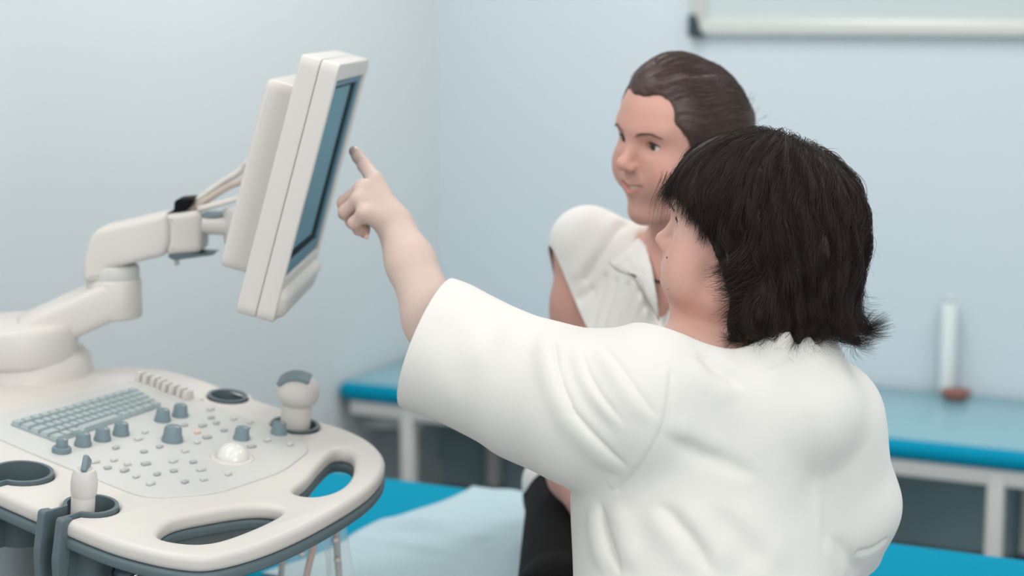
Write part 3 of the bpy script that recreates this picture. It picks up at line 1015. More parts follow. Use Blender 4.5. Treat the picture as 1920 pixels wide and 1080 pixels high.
# ------------------------------------------------------------------ hanging cords in clear plastic sleeves
m_clear = mat('clear_polythene', (228, 238, 240), rough=0.12, spec=0.5, alpha=0.22)
m_pink = mat('pinkish_cord_rubber', (196, 160, 146), rough=0.5)
m_greyc = mat('grey_cord_rubber', (168, 166, 164), rough=0.5)
def sleeve(name, label, pts, Y, cord_m, prof, beads):
    P = [at(p[0], p[1], Y) for p in pts]
    P[0] = at(pts[0][0], pts[0][1], Y)
    o = empty(name, P[0]); tag(o, label, 'cord')
    O = P[0]
    bm = bmesh.new(); tube(bm, [p - O for p in P], 0.0048, 12, smooth=8); obj('cord', bm, cord_m, o)
    bm = bmesh.new()
    n = 24; rings = []
    C = catmull(P, 8)
    rg = np.random.RandomState(len(label))
    ph = rg.rand(4) * 6
    for i, c in enumerate(C):
        t = i / (len(C) - 1)
        f = t * (len(prof) - 1); k = min(int(f), len(prof) - 2)
        r = prof[k] + (prof[k + 1] - prof[k]) * (f - k)
        rings.append([bm.verts.new(c - O + Vector((r * math.cos(a) * (1 + 0.14 * math.sin(3 * a + ph[0] + 5 * t)), 0.5 * r * math.sin(a), 0.004 * math.sin(2 * a + ph[1])))) for a in [2 * math.pi * j / n for j in range(n)]])
    for a, b in zip(rings, rings[1:]):
        for j in range(n): bm.faces.new((a[j], a[(j + 1) % n], b[(j + 1) % n], b[j]))
    tag(obj('plastic_sleeve', bm, m_clear, o), 'clear crinkled plastic sleeve')
    for bx, by in beads:
        bm = bmesh.new(); c = at(bx, by, Y - 0.012) - O
        lathe(bm, [(0, -0.004), (0.004, -0.003), (0.0055, 0), (0.004, 0.003), (0, 0.004)], 14, Matrix.Translation(c))
        obj('knot', bm, M_SHELL, o)
sleeve('sleeved_cord', 'pinkish cord in a flared clear plastic sleeve hanging below the panel handle', [(602, 968), (594, 1000), (584, 1040), (574, 1085), (560, 1180)], 2.34, m_pink, [0.014, 0.018, 0.030, 0.036, 0.036], [(566, 1038)])
sleeve('sleeved_cord', 'grey cord in a straight clear plastic sleeve nearest the blue couch sheet', [(628, 950), (630, 985), (632, 1030), (636, 1085), (640, 1180)], 2.36, m_greyc, [0.014, 0.016, 0.017, 0.020, 0.026], [(629, 1013), (633, 1050)])
# ------------------------------------------------------------------ people
M_SKIN_D = skin_mat('doctor_skin', (196, 175, 166))
M_SKIN_P = skin_mat('patient_skin', (207, 160, 147))
M_COAT = mat('white_cotton', (213, 211, 207), rough=0.9, spec=0.15, var=0.01, vscale=20, bump=0.08, bscale=700, sheen=0.1)
M_BLOUSE = mat('ivory_blouse_cotton', (232, 230, 226), rough=0.85, spec=0.15, var=0.012, vscale=20, bump=0.06, bscale=600, sheen=0.1)
M_TROUSER = mat('black_trouser_cloth', (15, 14, 15), rough=0.9, spec=0.2, var=0.1, vscale=40)
M_HAIR_D = mat('dark_brown_hair', (40, 31, 28), rough=0.48, spec=0.25, var=0.25, vscale=60)
M_HAIR_P = mat('brown_hair', (76, 58, 53), rough=0.42, spec=0.4, var=0.25, vscale=60)
M_EYEW = mat('eye_white', (226, 220, 216), rough=0.15, spec=0.6)
M_IRIS = mat('grey_brown_iris', (70, 62, 56), rough=0.15)
M_PUPIL = mat('pupil_black', (10, 10, 10), rough=0.08)
M_BROW = mat('brow_hair', (112, 84, 74), rough=0.7)
M_LASH = mat('lash_black', (36, 28, 26), rough=0.6)
M_TEETH = mat('teeth', (228, 220, 208), rough=0.25)
M_SHOE = mat('white_shoe_leather', (214, 212, 208), rough=0.4)
M_SHOE2 = mat('black_shoe_leather', (28, 28, 30), rough=0.4)


def frame(o, fwd, up=(0, 0, 1)):
    f = Vector(fwd).normalized(); r = f.cross(Vector(up)).normalized(); u = r.cross(f)
    return Matrix(((r.x, f.x, u.x, o[0]), (r.y, f.y, u.y, o[1]), (r.z, f.z, u.z, o[2]), (0, 0, 0, 1)))


def add_head(B, H, smile=0.0, full=1.0):
    """skull, face and ears in head frame H (x right, y forward, z up, origin between the ears)"""
    keep = B.M; B.M = H
    B.ell((0, -.004, .044), (.0725, .094, .080), k=.03)
    B.ell((0, .028, .053), (.060, .057, .060), k=.03)
    B.ell((0, .030, -.012), (.0555, .056, .068), k=.03)
    for s in (1, -1):
        B.cone((s * .0475, .006, -.048), (s * .040, .022, -.064), .0155, .0150, .03)
        B.cone((s * .040, .022, -.064), (s * .011, .064, -.084), .0155 + .003 * (full - 1), .0145, .026)
        B.ell((s * .039, .060, -.014), (.024 + .001 * smile, .022 + .0015 * smile, .024), k=.022)                       # cheek
        B.ell((s * .040, .061, -.034), (.017 * full, .018 * full, .020), k=.022)
        B.cone((s * .010, .0835, .041), (s * .043, .069, .044), .0075, .0075, .018)       # brow ridge
    B.ell((0, .0685, -.083), (.0145, .0155, .0135), k=.016)                                  # chin
    B.ell((0, .064, -.038), (.030, .029, .032), k=.022)
    for s in (1, -1):
        B.ell((s * .0315, .0905, .0225), (.0155, .0115, .0105), k=.012, sub=True)          # orbit
    B.cone((0, .082, .030), (0, .1035, -.003), .0065, .0085, .012)
    B.ball((0, .1075, -.0060), .0088, .008)
    for s in (1, -1):
        B.ell((s * .0098, .0985, -.0105), (.0058, .0088, .0060), k=.006)
        B.ell((s * .0060, .1025, -.0185), (.0030, .0042, .0036), k=.003, sub=True)
    # lids round the eyeballs
    for s in (1, -1):
        B.ball((s * .0315, .0680, .0225), .0134, .004)
        Rz = Matrix.Rotation(s * 0.10, 3, 'Y')
        B.ell((s * .0318, .0835, .0218), (.0142, .0148, .0058 - .0004 * smile), Rz, .002, True)
    # mouth
    cz = .0085 * smile; cw = .0245 + .0045 * smile
    for s in (1, -1):
        B.cone((0, .0935 - .0018 * smile, -.0370), (s * cw, .0785, -.0425 + cz), .0048 - .0012 * smile, .0024, .004)
        B.cone((0, .0925 - .0018 * smile, -.0505 + .001 * smile), (s * cw * .93, .0785, -.0440 + cz), .0056 - .0010 * smile, .0024, .005)
        B.bump([(s * (cw + .004), .078, -.040 + cz), (s * (cw + .006), .074, -.050 + cz * .4)], -.0012 * (1 + smile), .004)
        if smile: B.bump([(s * .016, .092, -.012), (s * .030, .080, -.030), (s * .033, .074, -.040)], -.0014 * smile, .004)
    B.bump([(0, .100, -.024), (0, .099, -.031)], -.0010, .003)
    gap = .0008 + .0023 * smile
    for s in (1, -1):
        B.cone((0, .0985, -.0435), (s * (cw - .003), .0845, -.0437 + cz), gap, gap * .5, .001, True)
        if smile:
            B.cone((0, .0945, -.0436), (s * (cw - .005), .0815, -.0434 + cz * .9), gap, gap * .6, .001, True)
            B.cone((0, .0910, -.0436), (s * (cw - .006), .0785, -.0434 + cz * .9), gap * .9, gap * .5, .001, True)
    if full > 1.05:   # rounder lower face
        B.ell((0, .077, -.046), (.036, .029, .036), k=.02)
        for s in (1, -1): B.ell((s * .036, .062, -.046), (.026, .026, .030), k=.02)
    # ears
    for s in (1, -1):
        R = Matrix.Rotation(s * -.30, 3, 'Z') @ Matrix.Rotation(-.18, 3, 'X')
        B.ell((s * .0765, -.010, .004), (.0065, .0175, .030), R, .006)
        B.ell((s * .0735, -.004, -.018), (.0060, .010, .0130), R, .006)
        B.ell((s * .0830, -.007, .004), (.0045, .0095, .0180), R, .003, True)
        B.bump([(s * .0822, .002, .010), (s * .083, -.010, .018), (s * .083, -.016, .004)], .0012, .0025)
    B.M = keep


def head_tint(V, H, lips=(0.86, 0.66, 0.66), blush=0.10, smile=0.0):
    """skin colour multipliers in head space: lips, cheeks, nostrils, brow line"""
    q = (V - np.array(H.translation)) @ np.array(H.to_3x3())
    T = np.ones((len(V), 3))
    def mix(w, c):
        w = np.clip(w, 0, 1)[:, None]
        return T * (1 - w) + T * np.array(c) * w
    g = lambda c, r: np.exp(-(((q - np.array(c)) / np.array(r)) ** 2).sum(1))
    for s in (1, -1):
        T = mix(blush * 4 * g((s * .045, .07, -.018), (.022, .03, .020)), (1.0, .86, .84))
        T = mix(g((s * .0768, -.01, 0), (.012, .03, .04)), (1.0, .88, .86))
        T = mix(.9 * g((s * .0062, .103, -.0180), (.0035, .006, .0032)), (.45, .30, .28))
    T = mix(.35 * g((0, .11, -.008), (.014, .014, .011)), (1.0, .88, .86))
    xx = q[:, 0] / .027
    up = -.0350 - .0001 - .0070 * xx ** 2 + (.0070 * xx ** 2 - .0012) * smile; lo = -.0545 + .0030 * smile + (.0085 + .0055 * smile) * xx ** 2
    fr = (q[:, 1] > .070) & (q[:, 1] < .125) & (np.abs(xx) < 1.05)
    w = np.clip((up - q[:, 2] + 0.0012) / .0016, 0, 1) * np.clip((q[:, 2] - lo + 0.0012) / .0016, 0, 1) * fr
    T = mix(w, lips)
    return T


def add_eyes(H, parent, look=(0, 1, 0), brow=1.0):
    for s in (1, -1):
        c = Vector((s * .0315, .0680, .0225))
        Mx = H @ ring_m(c, look)
        bm = bmesh.new()
        r = .0122
        lathe(bm, [(0, -r)] + [(r * math.sin(a), -r * math.cos(a)) for a in [math.pi * i / 20 for i in range(1, 20)]] + [(0, r)], 28, Mx)
        e = obj('eyeball', bm, M_EYEW, parent)
        bm = bmesh.new(); lathe(bm, [(0, r + .0006), (.0030, r + .0003), (.0058, r - .0012), (.0060, r - .0020)], 28, Mx, False)
        obj('iris', bm, M_IRIS, e)
        bm = bmesh.new(); lathe(bm, [(0, r + .0009), (.0024, r + .0007), (.0026, r + .0002)], 20, Mx, False)
        obj('pupil', bm, M_PUPIL, e)
        # upper lashes as a thin curved band along the lid
        bm = bmesh.new()
        P = []
        for i in range(15):
            t = -1 + 2 * i / 14
            x = s * .0318 + t * .0134
            z = .0222 + .0056 * math.sqrt(max(0, 1 - t * t)) - .0003 - 0.0010 * t * s
            y = .0680 + math.sqrt(max(1e-6, .0139 ** 2 - (x - s * .0315) ** 2 - (z - .0225) ** 2))
            P.append(H @ Vector((x, y + .0004, z)))
        tube(bm, P, [0.0006 + 0.0011 * math.sin(math.pi * (i + .5) / 15) for i in range(15)], 8)
        obj('eyelash', bm, M_LASH, parent)


def add_brows(B, H, parent, m=None):
    """short strokes lying on the brow"""
    st = []
    rg = np.random.RandomState(5)
    Hm = np.array(H.to_3x3()); o = np.array(H.translation)
    for s in (1, -1):
        for i in range(130):
            t = rg.rand()
            x = s * (.012 + .036 * t); z = .0360 + .0065 * math.sin(min(1, t * 1.15) * 2.2) - .008 * max(0, t - .6) + rg.normal() * .0013 * (1.1 - .7 * t)
            y = .10
            q = np.array([[x, y, z]]) @ Hm.T + o
            d = Hm @ np.array([0, -1, 0])
            for _ in range(14): q = q + d * np.clip(B(q), -.02, .02)[:, None]
            dr = Hm @ np.array([s * 1.0, -.35, .35 - .6 * t])
            L = .006 + .003 * rg.rand()
            st.append(np.array([q[0] + dr * L * k / 4 + (Hm @ np.array([0, .0008 * math.sin(k / 4 * 3), 0])) for k in range(5)]))
    return hair_strands('eyebrows', st, .00017, m or M_BROW, parent)


def surf_px(B, px, py, y0=1.5, y1=3.2):
    """where the camera ray through a photo pixel meets a body"""
    r = (_F * F_PX + _R * (px - 960) + _U * (540 - py)).normalized()
    t = np.linspace(y0, y1, 700)
    P = np.array([0, 0, CAM_Z]) + t[:, None] * np.array(r)
    d = B(P)
    i = np.argmax(d < 0)
    if d[i] >= 0: i = int(np.argmin(d))
    return Vector(P[i])


def fold(B, pts, h, w, base=None, taper=.32):
    C = [(v.x, v.y) for v in catmull([(p[0], p[1], 0) for p in pts], 2)] if len(pts) > 2 else pts
    B.bump([surf_px(base or B, *p) for p in C], h, w, taper)


def rest_on(V, z, center=None, rad=None, couch=False):
    """flatten what is pressed against a seat at height z"""
    if couch:
        rel = V - np.array(K); b = rel @ np.array(NB)
        m = (b < 1.95 + COUCH_W + .004) & (b > 1.9)
    else:
        m = ((V[:, :2] - np.array(center)[:2]) ** 2).sum(1) < rad * rad
    m &= (V[:, 2] < z) & (V[:, 2] > z - .2)
    V[m, 2] = z
    return V


# =================================================================== the doctor
H_D = frame(at(1402, 455, 2.12), (-.927, .375, 0.04))
N_D = at(1458, 672, 2.08)
Lsh = at(1215, 722, 2.06); Rsh = at(1546, 790, 2.125)
Ft = Vector((-.64, .77, 0)); Lt = Vector((-.77, -.64, 0))
CT = Vector((.255, 2.15, 0))
Elb = at(846, 674, 2.215); Wri = at(741, 424, 2.345)
Relb = at(1555, 1105, 2.24); Rwri = Vector((.13, 2.205, .665))
PEL = Vector((.265, 2.07, .565))


def torso_R():  # columns: left, fwd, up
    return Matrix(((Lt.x, Ft.x, 0), (Lt.y, Ft.y, 0), (0, 0, 1)))


hand_pts = dict(
    im=at(702, 338, 2.365), ip=at(684, 311, 2.395), idp=at(672, 294, 2.415), it=at(664, 284, 2.43),
    mm=at(681, 353, 2.345), mp=at(646, 380, 2.37), mdp=at(646, 401, 2.392), mt=at(664, 412, 2.39),
    rm=at(674, 374, 2.33), rp=at(648, 396, 2.345), rdp=at(660, 417, 2.36), rt=at(683, 437, 2.352),
    pm=at(684, 399, 2.315), pp=at(664, 418, 2.325), pdp=at(672, 431, 2.342), pt=at(686, 428, 2.352),
    tc=at(722, 392, 2.37), tm=at(700, 378, 2.40), tp=at(676, 388, 2.415), tt=at(660, 398, 2.41))
h_ = hand_pts
BD = Body()
BD.cone(H_D @ Vector((0, -.022, -.035)), N_D + Vector((-.012, .02, -.03)), .052, .060, .03)
add_head(BD, H_D, 0.0, 1.12)
BD.M = Matrix.Identity(4)
TR = torso_R()
BD.cone(N_D + Vector((0, .01, -.06)), Lsh + Vector((0, .01, 0)), .055, .056, .03)
BD.cone(N_D + Vector((0, .01, -.06)), Rsh, .055, .050, .03)
BD.ell(CT + Vector((0, 0, .93)), (.165, .125, .20), TR, .04)
BD.ell(CT + Vector((.0, -.045, .72)), (.160, .125, .18), TR, .05)
BD.ell(PEL, (.18, .14, .13), TR, .05)
BD.chain([Lsh, Elb], [.050, .040], .02)
BD.chain([Elb, Elb.lerp(Wri, .30), Elb.lerp(Wri, .72), Wri], [.0375, .0380, .0300, .0252], .02)
BD.chain([Rsh, Relb, Rwri, Rwri + Vector((-.07, .01, -.01))], [.048, .042, .026, .024], .02)
# right hand resting on the lap, hidden but complete
rh0 = Rwri + Vector((-.06, .01, -.01))
for i, dy in enumerate((-.028, -.010, .010, .028)):
    BD.chain([rh0 + Vector((-.02, dy, 0)), rh0 + Vector((-.06, dy * 1.15, -.008)), rh0 + Vector((-.085, dy * 1.1, -.026))], [.010, .009, .007], .006)
BD.chain([rh0 + Vector((.01, -.02, 0)), rh0 + Vector((-.015, -.05, -.012)), rh0 + Vector((-.04, -.055, -.018))], [.013, .010, .008], .008)
# left hand: palm, then five separate fingers
for a, ra in (('im', .0125), ('mm', .0130), ('rm', .0125), ('pm', .0115)):
    BD.cone(Wri + Vector((0, 0, .002)), h_[a], .0182, ra, .010)
BD.cone(Wri.lerp(h_['im'], .25), h_['tc'], .016, .015, .012)
BD.chain([h_['im'], h_['ip'], h_['idp'], h_['it']], [.0112, .0095, .0086, .0074], .004)
BD.chain([h_['mm'], h_['mp'], h_['mdp'], h_['mt']], [.0112, .0096, .0082, .0070], .004)
BD.chain([h_['rm'], h_['rp'], h_['rdp'], h_['rt']], [.0108, .0094, .0080, .0070], .004)
BD.chain([h_['pm'], h_['pp'], h_['pdp'], h_['pt']], [.0098, .0082, .0072, .0062], .004)
BD.chain([h_['tc'], h_['tm'], h_['tp'], h_['tt']], [.0140, .0112, .0098, .0078], .005)
for a in ('im', 'mm', 'rm', 'pm'):
    BD.bump([h_[a] + Vector((.001, -.010, .002)), h_[a] + Vector((.0012, -.010, .003))], .0014, .006)
# legs
kneeL, kneeR = PEL + Vector((-.43, -.10, -.03)), PEL + Vector((-.41, .08, -.03))
footL, footR = Vector((kneeL.x + .02, kneeL.y - .01, .085)), Vector((kneeR.x + .02, kneeR.y, .085))
for k, f, s in ((kneeL, footL, -1), (kneeR, footR, 1)):
    BD.chain([PEL + Vector((-.02, .09 * s * 1.0, 0)), k, f], [.085, .056, .040], .03)
    BD.cone(f + Vector((0, 0, -.03)), f + Vector((-.15, 0, -.05)), .034, .026, .02)

BDmesh = keep_biggest(*BD.surface(0.0024))
V, Q = BDmesh
V = rest_on(V, .462, PEL, .20)
me = mesh_np('person', V, Q)
T = head_tint(V, H_D, blush=.14)
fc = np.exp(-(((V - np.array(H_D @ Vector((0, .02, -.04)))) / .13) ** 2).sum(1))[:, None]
T = T * (1 - fc) + T * np.array([1.10, .74, .665]) * fc          # face and neck shade painted in, plus a ruddier face than the arms
# warmer fingertips and knuckles
for p, r, w in [(h_['it'], .014, .5), (h_['rt'], .016, .7), (h_['mp'], .018, .6), (h_['rp'], .016, .6), (h_['pp'], .016, .6), (h_['mt'], .016, .7), (h_['ip'], .012, .3)]:
    g = (w * np.exp(-((V - np.array(p)) ** 2).sum(1) / r ** 2))[:, None]
    T = T * (1 - g) + T * np.array([1.0, .80, .76]) * g
fold_shadow = None
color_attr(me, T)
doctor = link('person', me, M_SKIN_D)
tag(doctor, 'person in a white tunic with short dark hair, seen from behind, pointing at the monitor', 'person')
add_eyes(H_D, doctor, (0, 1, 0.02))
add_brows(BD, H_D, doctor)
# moles on the cheek
for px, py, r in ((1235, 483, .0016), (1238, 542, .0009)):
    p = surf_px(BD, px + 16, py)
    bm = bmesh.new(); lathe(bm, [(0, -r), (r * .8, -r * .5), (r, 0), (r * .8, r * .5), (0, r)], 12, Matrix.Translation(p))
    obj('mole', bm, M_BROW, doctor)
# nail of the pointing finger and of the lower curled finger
for a, b, off in (('idp', 'it', Vector((.003, -.0035, .0055))), ('rdp', 'rt', Vector((.003, -.0060, -.0035)))):
    d = (h_[b] - h_[a]).normalized()
    bm = bmesh.new()
    c = h_[b] + off * .95
    sd = d.cross(off).normalized(); nn = sd.cross(d).normalized()
    for v in lathe(bm, [(0, .0007), (.6, .0005), (1, -.0006)], 16, None, False):
        v.co = c + sd * v.co.x * .0042 + d * v.co.y * .0050 + nn * v.co.z
    solid(obj('fingernail', bm, mat('fingernail', (228, 186, 174), rough=0.3), doctor), .0006)

# ---- tunic
TU = Body()
TU.cone(N_D + Vector((-.005, .0, -.065)), Lsh + Vector((.02, .0, .002)), .066, .072, .05)
TU.cone(N_D + Vector((0, .012, -.07)), Rsh + Vector((-.008, 0, .004)), .066, .062, .05)
TU.ell(CT + Vector((-.002, 0, .905)), (.184, .145, .205), TR, .05)
TU.ell(CT + Ft * .01 + Vector((0, 0, .90)), (.170, .140, .17), TR, .05)
TU.ell(CT + Vector((-.004, -.045, .72)), (.190, .155, .22), TR, .06)
TU.ell(PEL, (.200, .165, .16), TR, .06)
sl = [(1190, 758, 2.06, .088), (1095, 765, 2.09, .087), (1000, 733, 2.14, .0815), (912, 692, 2.195, .0770), (835, 655, 2.23, .0785), (797, 641, 2.25, .0765), (745, 615, 2.28, .075)]
P_ = [at(a, b, c) for a, b, c, r in sl]
TU.chain(P_, [s[3] for s in sl], .03)
TU.cone(Rsh, at(1586, 945, 2.145), .060, .0625, .06)
TU.cone(at(1586, 945, 2.145), at(1552, 1075, 2.215), .0625, .056, .02)
base = Body(); base.ops = list(TU.ops)
# sleeve: outer layer overlapping, long folds from the shoulder to the armpit
def F_(pts, h, w, taper=.32): fold(TU, pts, h, w, base, taper)
F_([(1020, 622), (1026, 660), (1036, 705), (1066, 782), (1124, 843), (1178, 893)], .0062, .0150, .18)
F_([(1036, 628), (1041, 660), (1049, 702), (1079, 775), (1136, 834), (1186, 880)], -.0050, .0055, .18)
F_([(1064, 650), (1080, 709), (1120, 770), (1165, 825)], -.0022, .012)
F_([(1078, 640), (1094, 705), (1130, 760), (1172, 810)], .0036, .0115)
F_([(1088, 645), (1104, 702), (1140, 757), (1182, 805)], -.0028, .0050)
F_([(1112, 646), (1152, 695), (1203, 770), (1240, 797)], .0038, .0120)
F_([(1124, 645), (1164, 692), (1213, 762), (1246, 788)], -.0032, .0050)
F_([(1257, 690), (1243, 790), (1200, 868), (1154, 922)], -.0022, .0042, .05)
F_([(1246, 690), (1232, 790), (1190, 866), (1146, 915)], .0016, .006, .05)
F_([(912, 556), (918, 610), (934, 690)], -.0045, .024, .4)
F_([(800, 580), (850, 640), (880, 760)], -.003, .03)
F_([(1127, 935), (1142, 1000), (1169, 1085)], -.0085, .0065)
F_([(1112, 930), (1120, 1000), (1138, 1080)], .006, .014)
F_([(1155, 930), (1172, 1000), (1200, 1080)], .006, .014)
# back
F_([(1231, 806), (1290, 838), (1356, 868), (1430, 898)], -.0050, .012)
F_([(1240, 785), (1300, 815), (1370, 850)], .0035, .017)
F_([(1303, 655), (1333, 691), (1404, 731)], -.0050, .009)
F_([(1290, 668), (1320, 712), (1390, 750)], .0038, .017)
F_([(1227, 936), (1289, 1000), (1342, 1085)], -.0062, .011)
F_([(1210, 950), (1265, 1015), (1310, 1085)], .005, .016)
F_([(1262, 935), (1325, 1000), (1380, 1080)], .005, .018)
F_([(1324, 950), (1390, 1010), (1448, 1072)], -.0045, .017)
F_([(1350, 935), (1420, 1000), (1490, 1070)], .0035, .020)
F_([(1546, 1000), (1580, 1035), (1612, 1075)], -.0045, .012)
F_([(1530, 1010), (1560, 1045), (1590, 1085)], .0035, .014)
F_([(1602, 1036), (1636, 1026), (1664, 1006)], -.0045, .0050, .1)
F_([(1500, 740), (1520, 840), (1540, 960)], -.0022, .016)
F_([(1528, 700), (1535, 900), (1528, 1080)], .0018, .010)
F_([(1400, 780), (1440, 870), (1500, 960)], .0022, .03)
_n0 = N_D + Vector((-.002, .016, .001))
_nk = Vector((-.52, .28, 1)).normalized()
TU.cone(_n0 - _nk * .07, _n0 + _nk * .03, .0735, .0715, .018)
TU.ball(_n0 + _nk * (.145 + .004), .145, .004, True)
TU.cone(_n0 - _nk * .030, _n0 + _nk * .06, .0655, .0655, .004, True)
# collar seam round the neck, below the rim
nk = _nk
ncen = _n0 - _nk * .016
s1 = nk.cross(Vector((0, 0, 1)).cross(nk)).normalized() if False else nk.orthogonal().normalized()
s2 = nk.cross(s1)
TU.bump([ncen + (s1 * math.cos(a) + s2 * math.sin(a)) * .0735 for a in [2 * math.pi * i / 20 for i in range(21)]], -.0020, .0030)
V, Q = TU.surface(0.0027)
V, Q = keep_biggest(V, Q)
V = rest_on(V, .458, PEL, .20)
me = mesh_np('tunic', V, Q)
ax_s = (P_[5] - P_[2]).normalized()
e1_, e2_ = at(838, 538, 2.25), at(757, 742, 2.25)
vw = (at(797, 641, 2.25) - Vector((0, 0, CAM_Z))).normalized()
ax_p = (e2_ - e1_).cross(vw).normalized()
if ax_p.dot(P_[5] - P_[2]) < 0: ax_p = -ax_p
ax_s = (ax_p * .66 + ax_s * .34).normalized()
cut_plane(me, at(804, 642, 2.25), ax_s, at(760, 625, 2.265), .19)
rs_d = (at(1552, 1075, 2.215) - at(1586, 945, 2.145)).normalized()
cut_plane(me, at(1576, 1014, 2.19), rs_d + Vector((0.0, 0, 0)), at(1576, 1062, 2.21), .083)
cut_plane(me, (0, 0, .555), (0, 0, -1), PEL + Vector((0, 0, -.12)), .5)
tunic = solid(link('tunic', me, M_COAT, doctor), .0022)
tag(tunic, 'white short-sleeved medical tunic')

# trousers and shoes
TP = Body()
TP.ell(PEL + Vector((0, 0, -.01)), (.188, .150, .125), TR, .04)
for k, f, s in ((kneeL, footL, -1), (kneeR, footR, 1)):
    TP.chain([PEL + Vector((-.02, .09 * s, 0)), k, f + Vector((0, 0, .01))], [.094, .066, .058], .03)
V, Q = TP.surface(0.006)
V = rest_on(V, .4545, PEL, .20)
me = mesh_np('trousers', V, Q)
tag(link('trousers', me, M_COAT, doctor), 'white trousers')
for f in (footL, footR):
    S = Body(); S.cone(f + Vector((.02, 0, -.045)), f + Vector((-.16, 0, -.055)), .040, .030, .02); S.cone(f + Vector((0, 0, -.03)), f + Vector((.0, 0, .01)), .042, .045, .02)
    V, Q = S.surface(0.005)
    V[:, 2] = np.maximum(V[:, 2], .002)
    link('shoe', mesh_np('shoe', V, Q), M_SHOE, doctor)

# ---- doctor's hair: layered short cut
def hair_volume_d():
    B = Body(H_D)
    B.ell((0, -.013, .047), (.088, .113, .090), k=.02)
    B.ell((.0, -.050, .010), (.090, .092, .098), k=.03)
    B.ell((0, -.058, -.062), (.080, .072, .072), k=.03)
    B.cone((-.14, .118, -.035), (.14, .118, -.035), .100, .100, .010, True)
    B.cone((-.070, -.040, -.070), (-.066, -.010, -.095), .028, .012, .015)
    B.cone((-.03, -.105, -.075), (-.03, -.140, -.095), .022, .006, .02)
    B.cone((.02, -.105, -.075), (.02, -.142, -.090), .022, .006, .02)
    return B


def comb(B, H, seeds, flow, n, step, lift, stop, curl, rg, wander=.15, relief=None):
    """grow strands over the hair volume; flow(local pts) -> local direction"""
    Hm = np.array(H.to_3x3()); o = np.array(H.translation)
    P = seeds.copy(); N = len(P)
    alive = np.ones(N, bool)
    paths = [P.copy()]; counts = np.ones(N, int)
    off = lift(rg, N)
    jit = rg.normal(size=(N, 3)) * wander
    for s in range(n):
        W = P @ Hm.T + o
        nr = B.normal(W); d = B(W)
        f = flow(P) + jit
        f = f @ Hm.T
        f = f - nr * (f * nr).sum(1, keepdims=True)
        f /= np.linalg.norm(f, axis=1, keepdims=True) + 1e-9
        W2 = W + f * step
        d2 = B(W2); W2 = W2 - B.normal(W2) * (d2 - off * min(1, (s + 1) / 4) - (relief(P) if relief else 0))[:, None]
        Pn = (W2 - o) @ Hm
        P = np.where(alive[:, None], Pn, P)
        alive = alive & ~stop(P, s, rg)
        paths.append(P.copy()); counts += alive
    A = np.stack(paths, 1)
    out = []
    for i in range(N):
        q = A[i, :counts[i] + 0]
        if len(q) < 5: continue
        out.append(curl(q, rg) @ Hm.T + o)
    return out


def seeds_on(B, H, N, rg, region, box_):
    Hm = np.array(H.to_3x3()); o = np.array(H.translation)
    out = np.zeros((0, 3))
    while len(out) < N:
        u = rg.normal(size=(N * 2, 3)); u /= np.linalg.norm(u, axis=1, keepdims=True)
        P = np.array(box_) + u * .20
        W = P @ Hm.T + o
        C = np.array(box_) @ Hm.T + o
        D = (C - W); D /= np.linalg.norm(D, axis=1, keepdims=True)
        for _ in range(40): W = W + D * np.clip(B(W), 0, .02)[:, None] * .7
        ok = np.abs(B(W)) < .004
        P = (W - o) @ Hm
        ok &= region(P)
        out = np.concatenate([out, P[ok]])
    return out[:N]


HVD = hair_volume_d()
V, Q = HVD.surface(0.003)
# locks: ripple the volume along the fall of the hair
q = (V - np.array(H_D.translation)) @ np.array(H_D.to_3x3())
az = np.arctan2(q[:, 0], -(q[:, 1] + .03)); 
rip = np.sin(az * 17 + 5 * np.sin(q[:, 2] * 22)) * .5 + np.sin(az * 41 + 9 * q[:, 2] * 14 + 2) * .35 + np.sin(q[:, 2] * 95 + az * 9) * .25
V = V + HVD.normal(V) * (rip * .0020 - .0036)[:, None]
me = mesh_np('hair', V, Q)
hair_d = link('hair', me, M_HAIR_D, doctor)
tag(hair_d, 'short layered dark brown hair flicking out at the nape')
rg = np.random.RandomState(21)
crown = np.array([0.02, -.060, .12])


def az_noise(P):
    a = np.arctan2(P[:, 0], -(P[:, 1] + .04))
    return 3.0 * np.sin(a * 5) + 2.0 * np.sin(a * 13 + 1)


def flow_d(P):
    r = P - crown; r[:, 2] = 0
    rn = r / (np.linalg.norm(r, axis=1, keepdims=True) + 1e-6)
    f = rn * 0.9
    f[:, 2] -= 1.1
    # front sweeps towards the face side, sides sweep back slightly
    f[:, 1] -= .45 * np.exp(-((P[:, 2] + .01) / .06) ** 2) * (np.abs(P[:, 0]) > .05)
    w = (np.sin(P[:, 2] * 62 + az_noise(P)) + .6 * np.sin(P[:, 2] * 115 + P[:, 1] * 40))[:, None]
    tang = np.stack([-rn[:, 1], rn[:, 0], 0 * rn[:, 0]], 1)
    return f + tang * w * .28


def stop_d(P, s, rg):
    r = rg.rand(len(P))
    return (P[:, 2] < -.130) | (np.hypot(P[:, 1] - .118, P[:, 2] + .035) < .1015 - .006 * r * (P[:, 1] > .05)) | ((P[:, 1] > .01) & (P[:, 2] < -.02)) | (r < .004 * s / 6)


def curl_d(q, rg):
    d = q[-1] - q[-3]; d /= np.linalg.norm(d) + 1e-9
    p = q[-1]; ext = []
    back = np.clip((-p[1] - .05) / .05, 0, 1) * (p[2] < -.05)
    out = np.array([p[0], p[1] + .03, 0]); out /= np.linalg.norm(out) + 1e-9
    L = .010 + .014 * rg.rand() + .010 * back
    tgt = out * (1.0 * back + .25 * rg.rand()) + np.array([0, 0, .5 * back])
    n = 6
    for i in range(n):
        d = d + tgt * .30; d /= np.linalg.norm(d)
        p = p + d * L / n; ext.append(p)
    return np.concatenate([q, np.array(ext)])


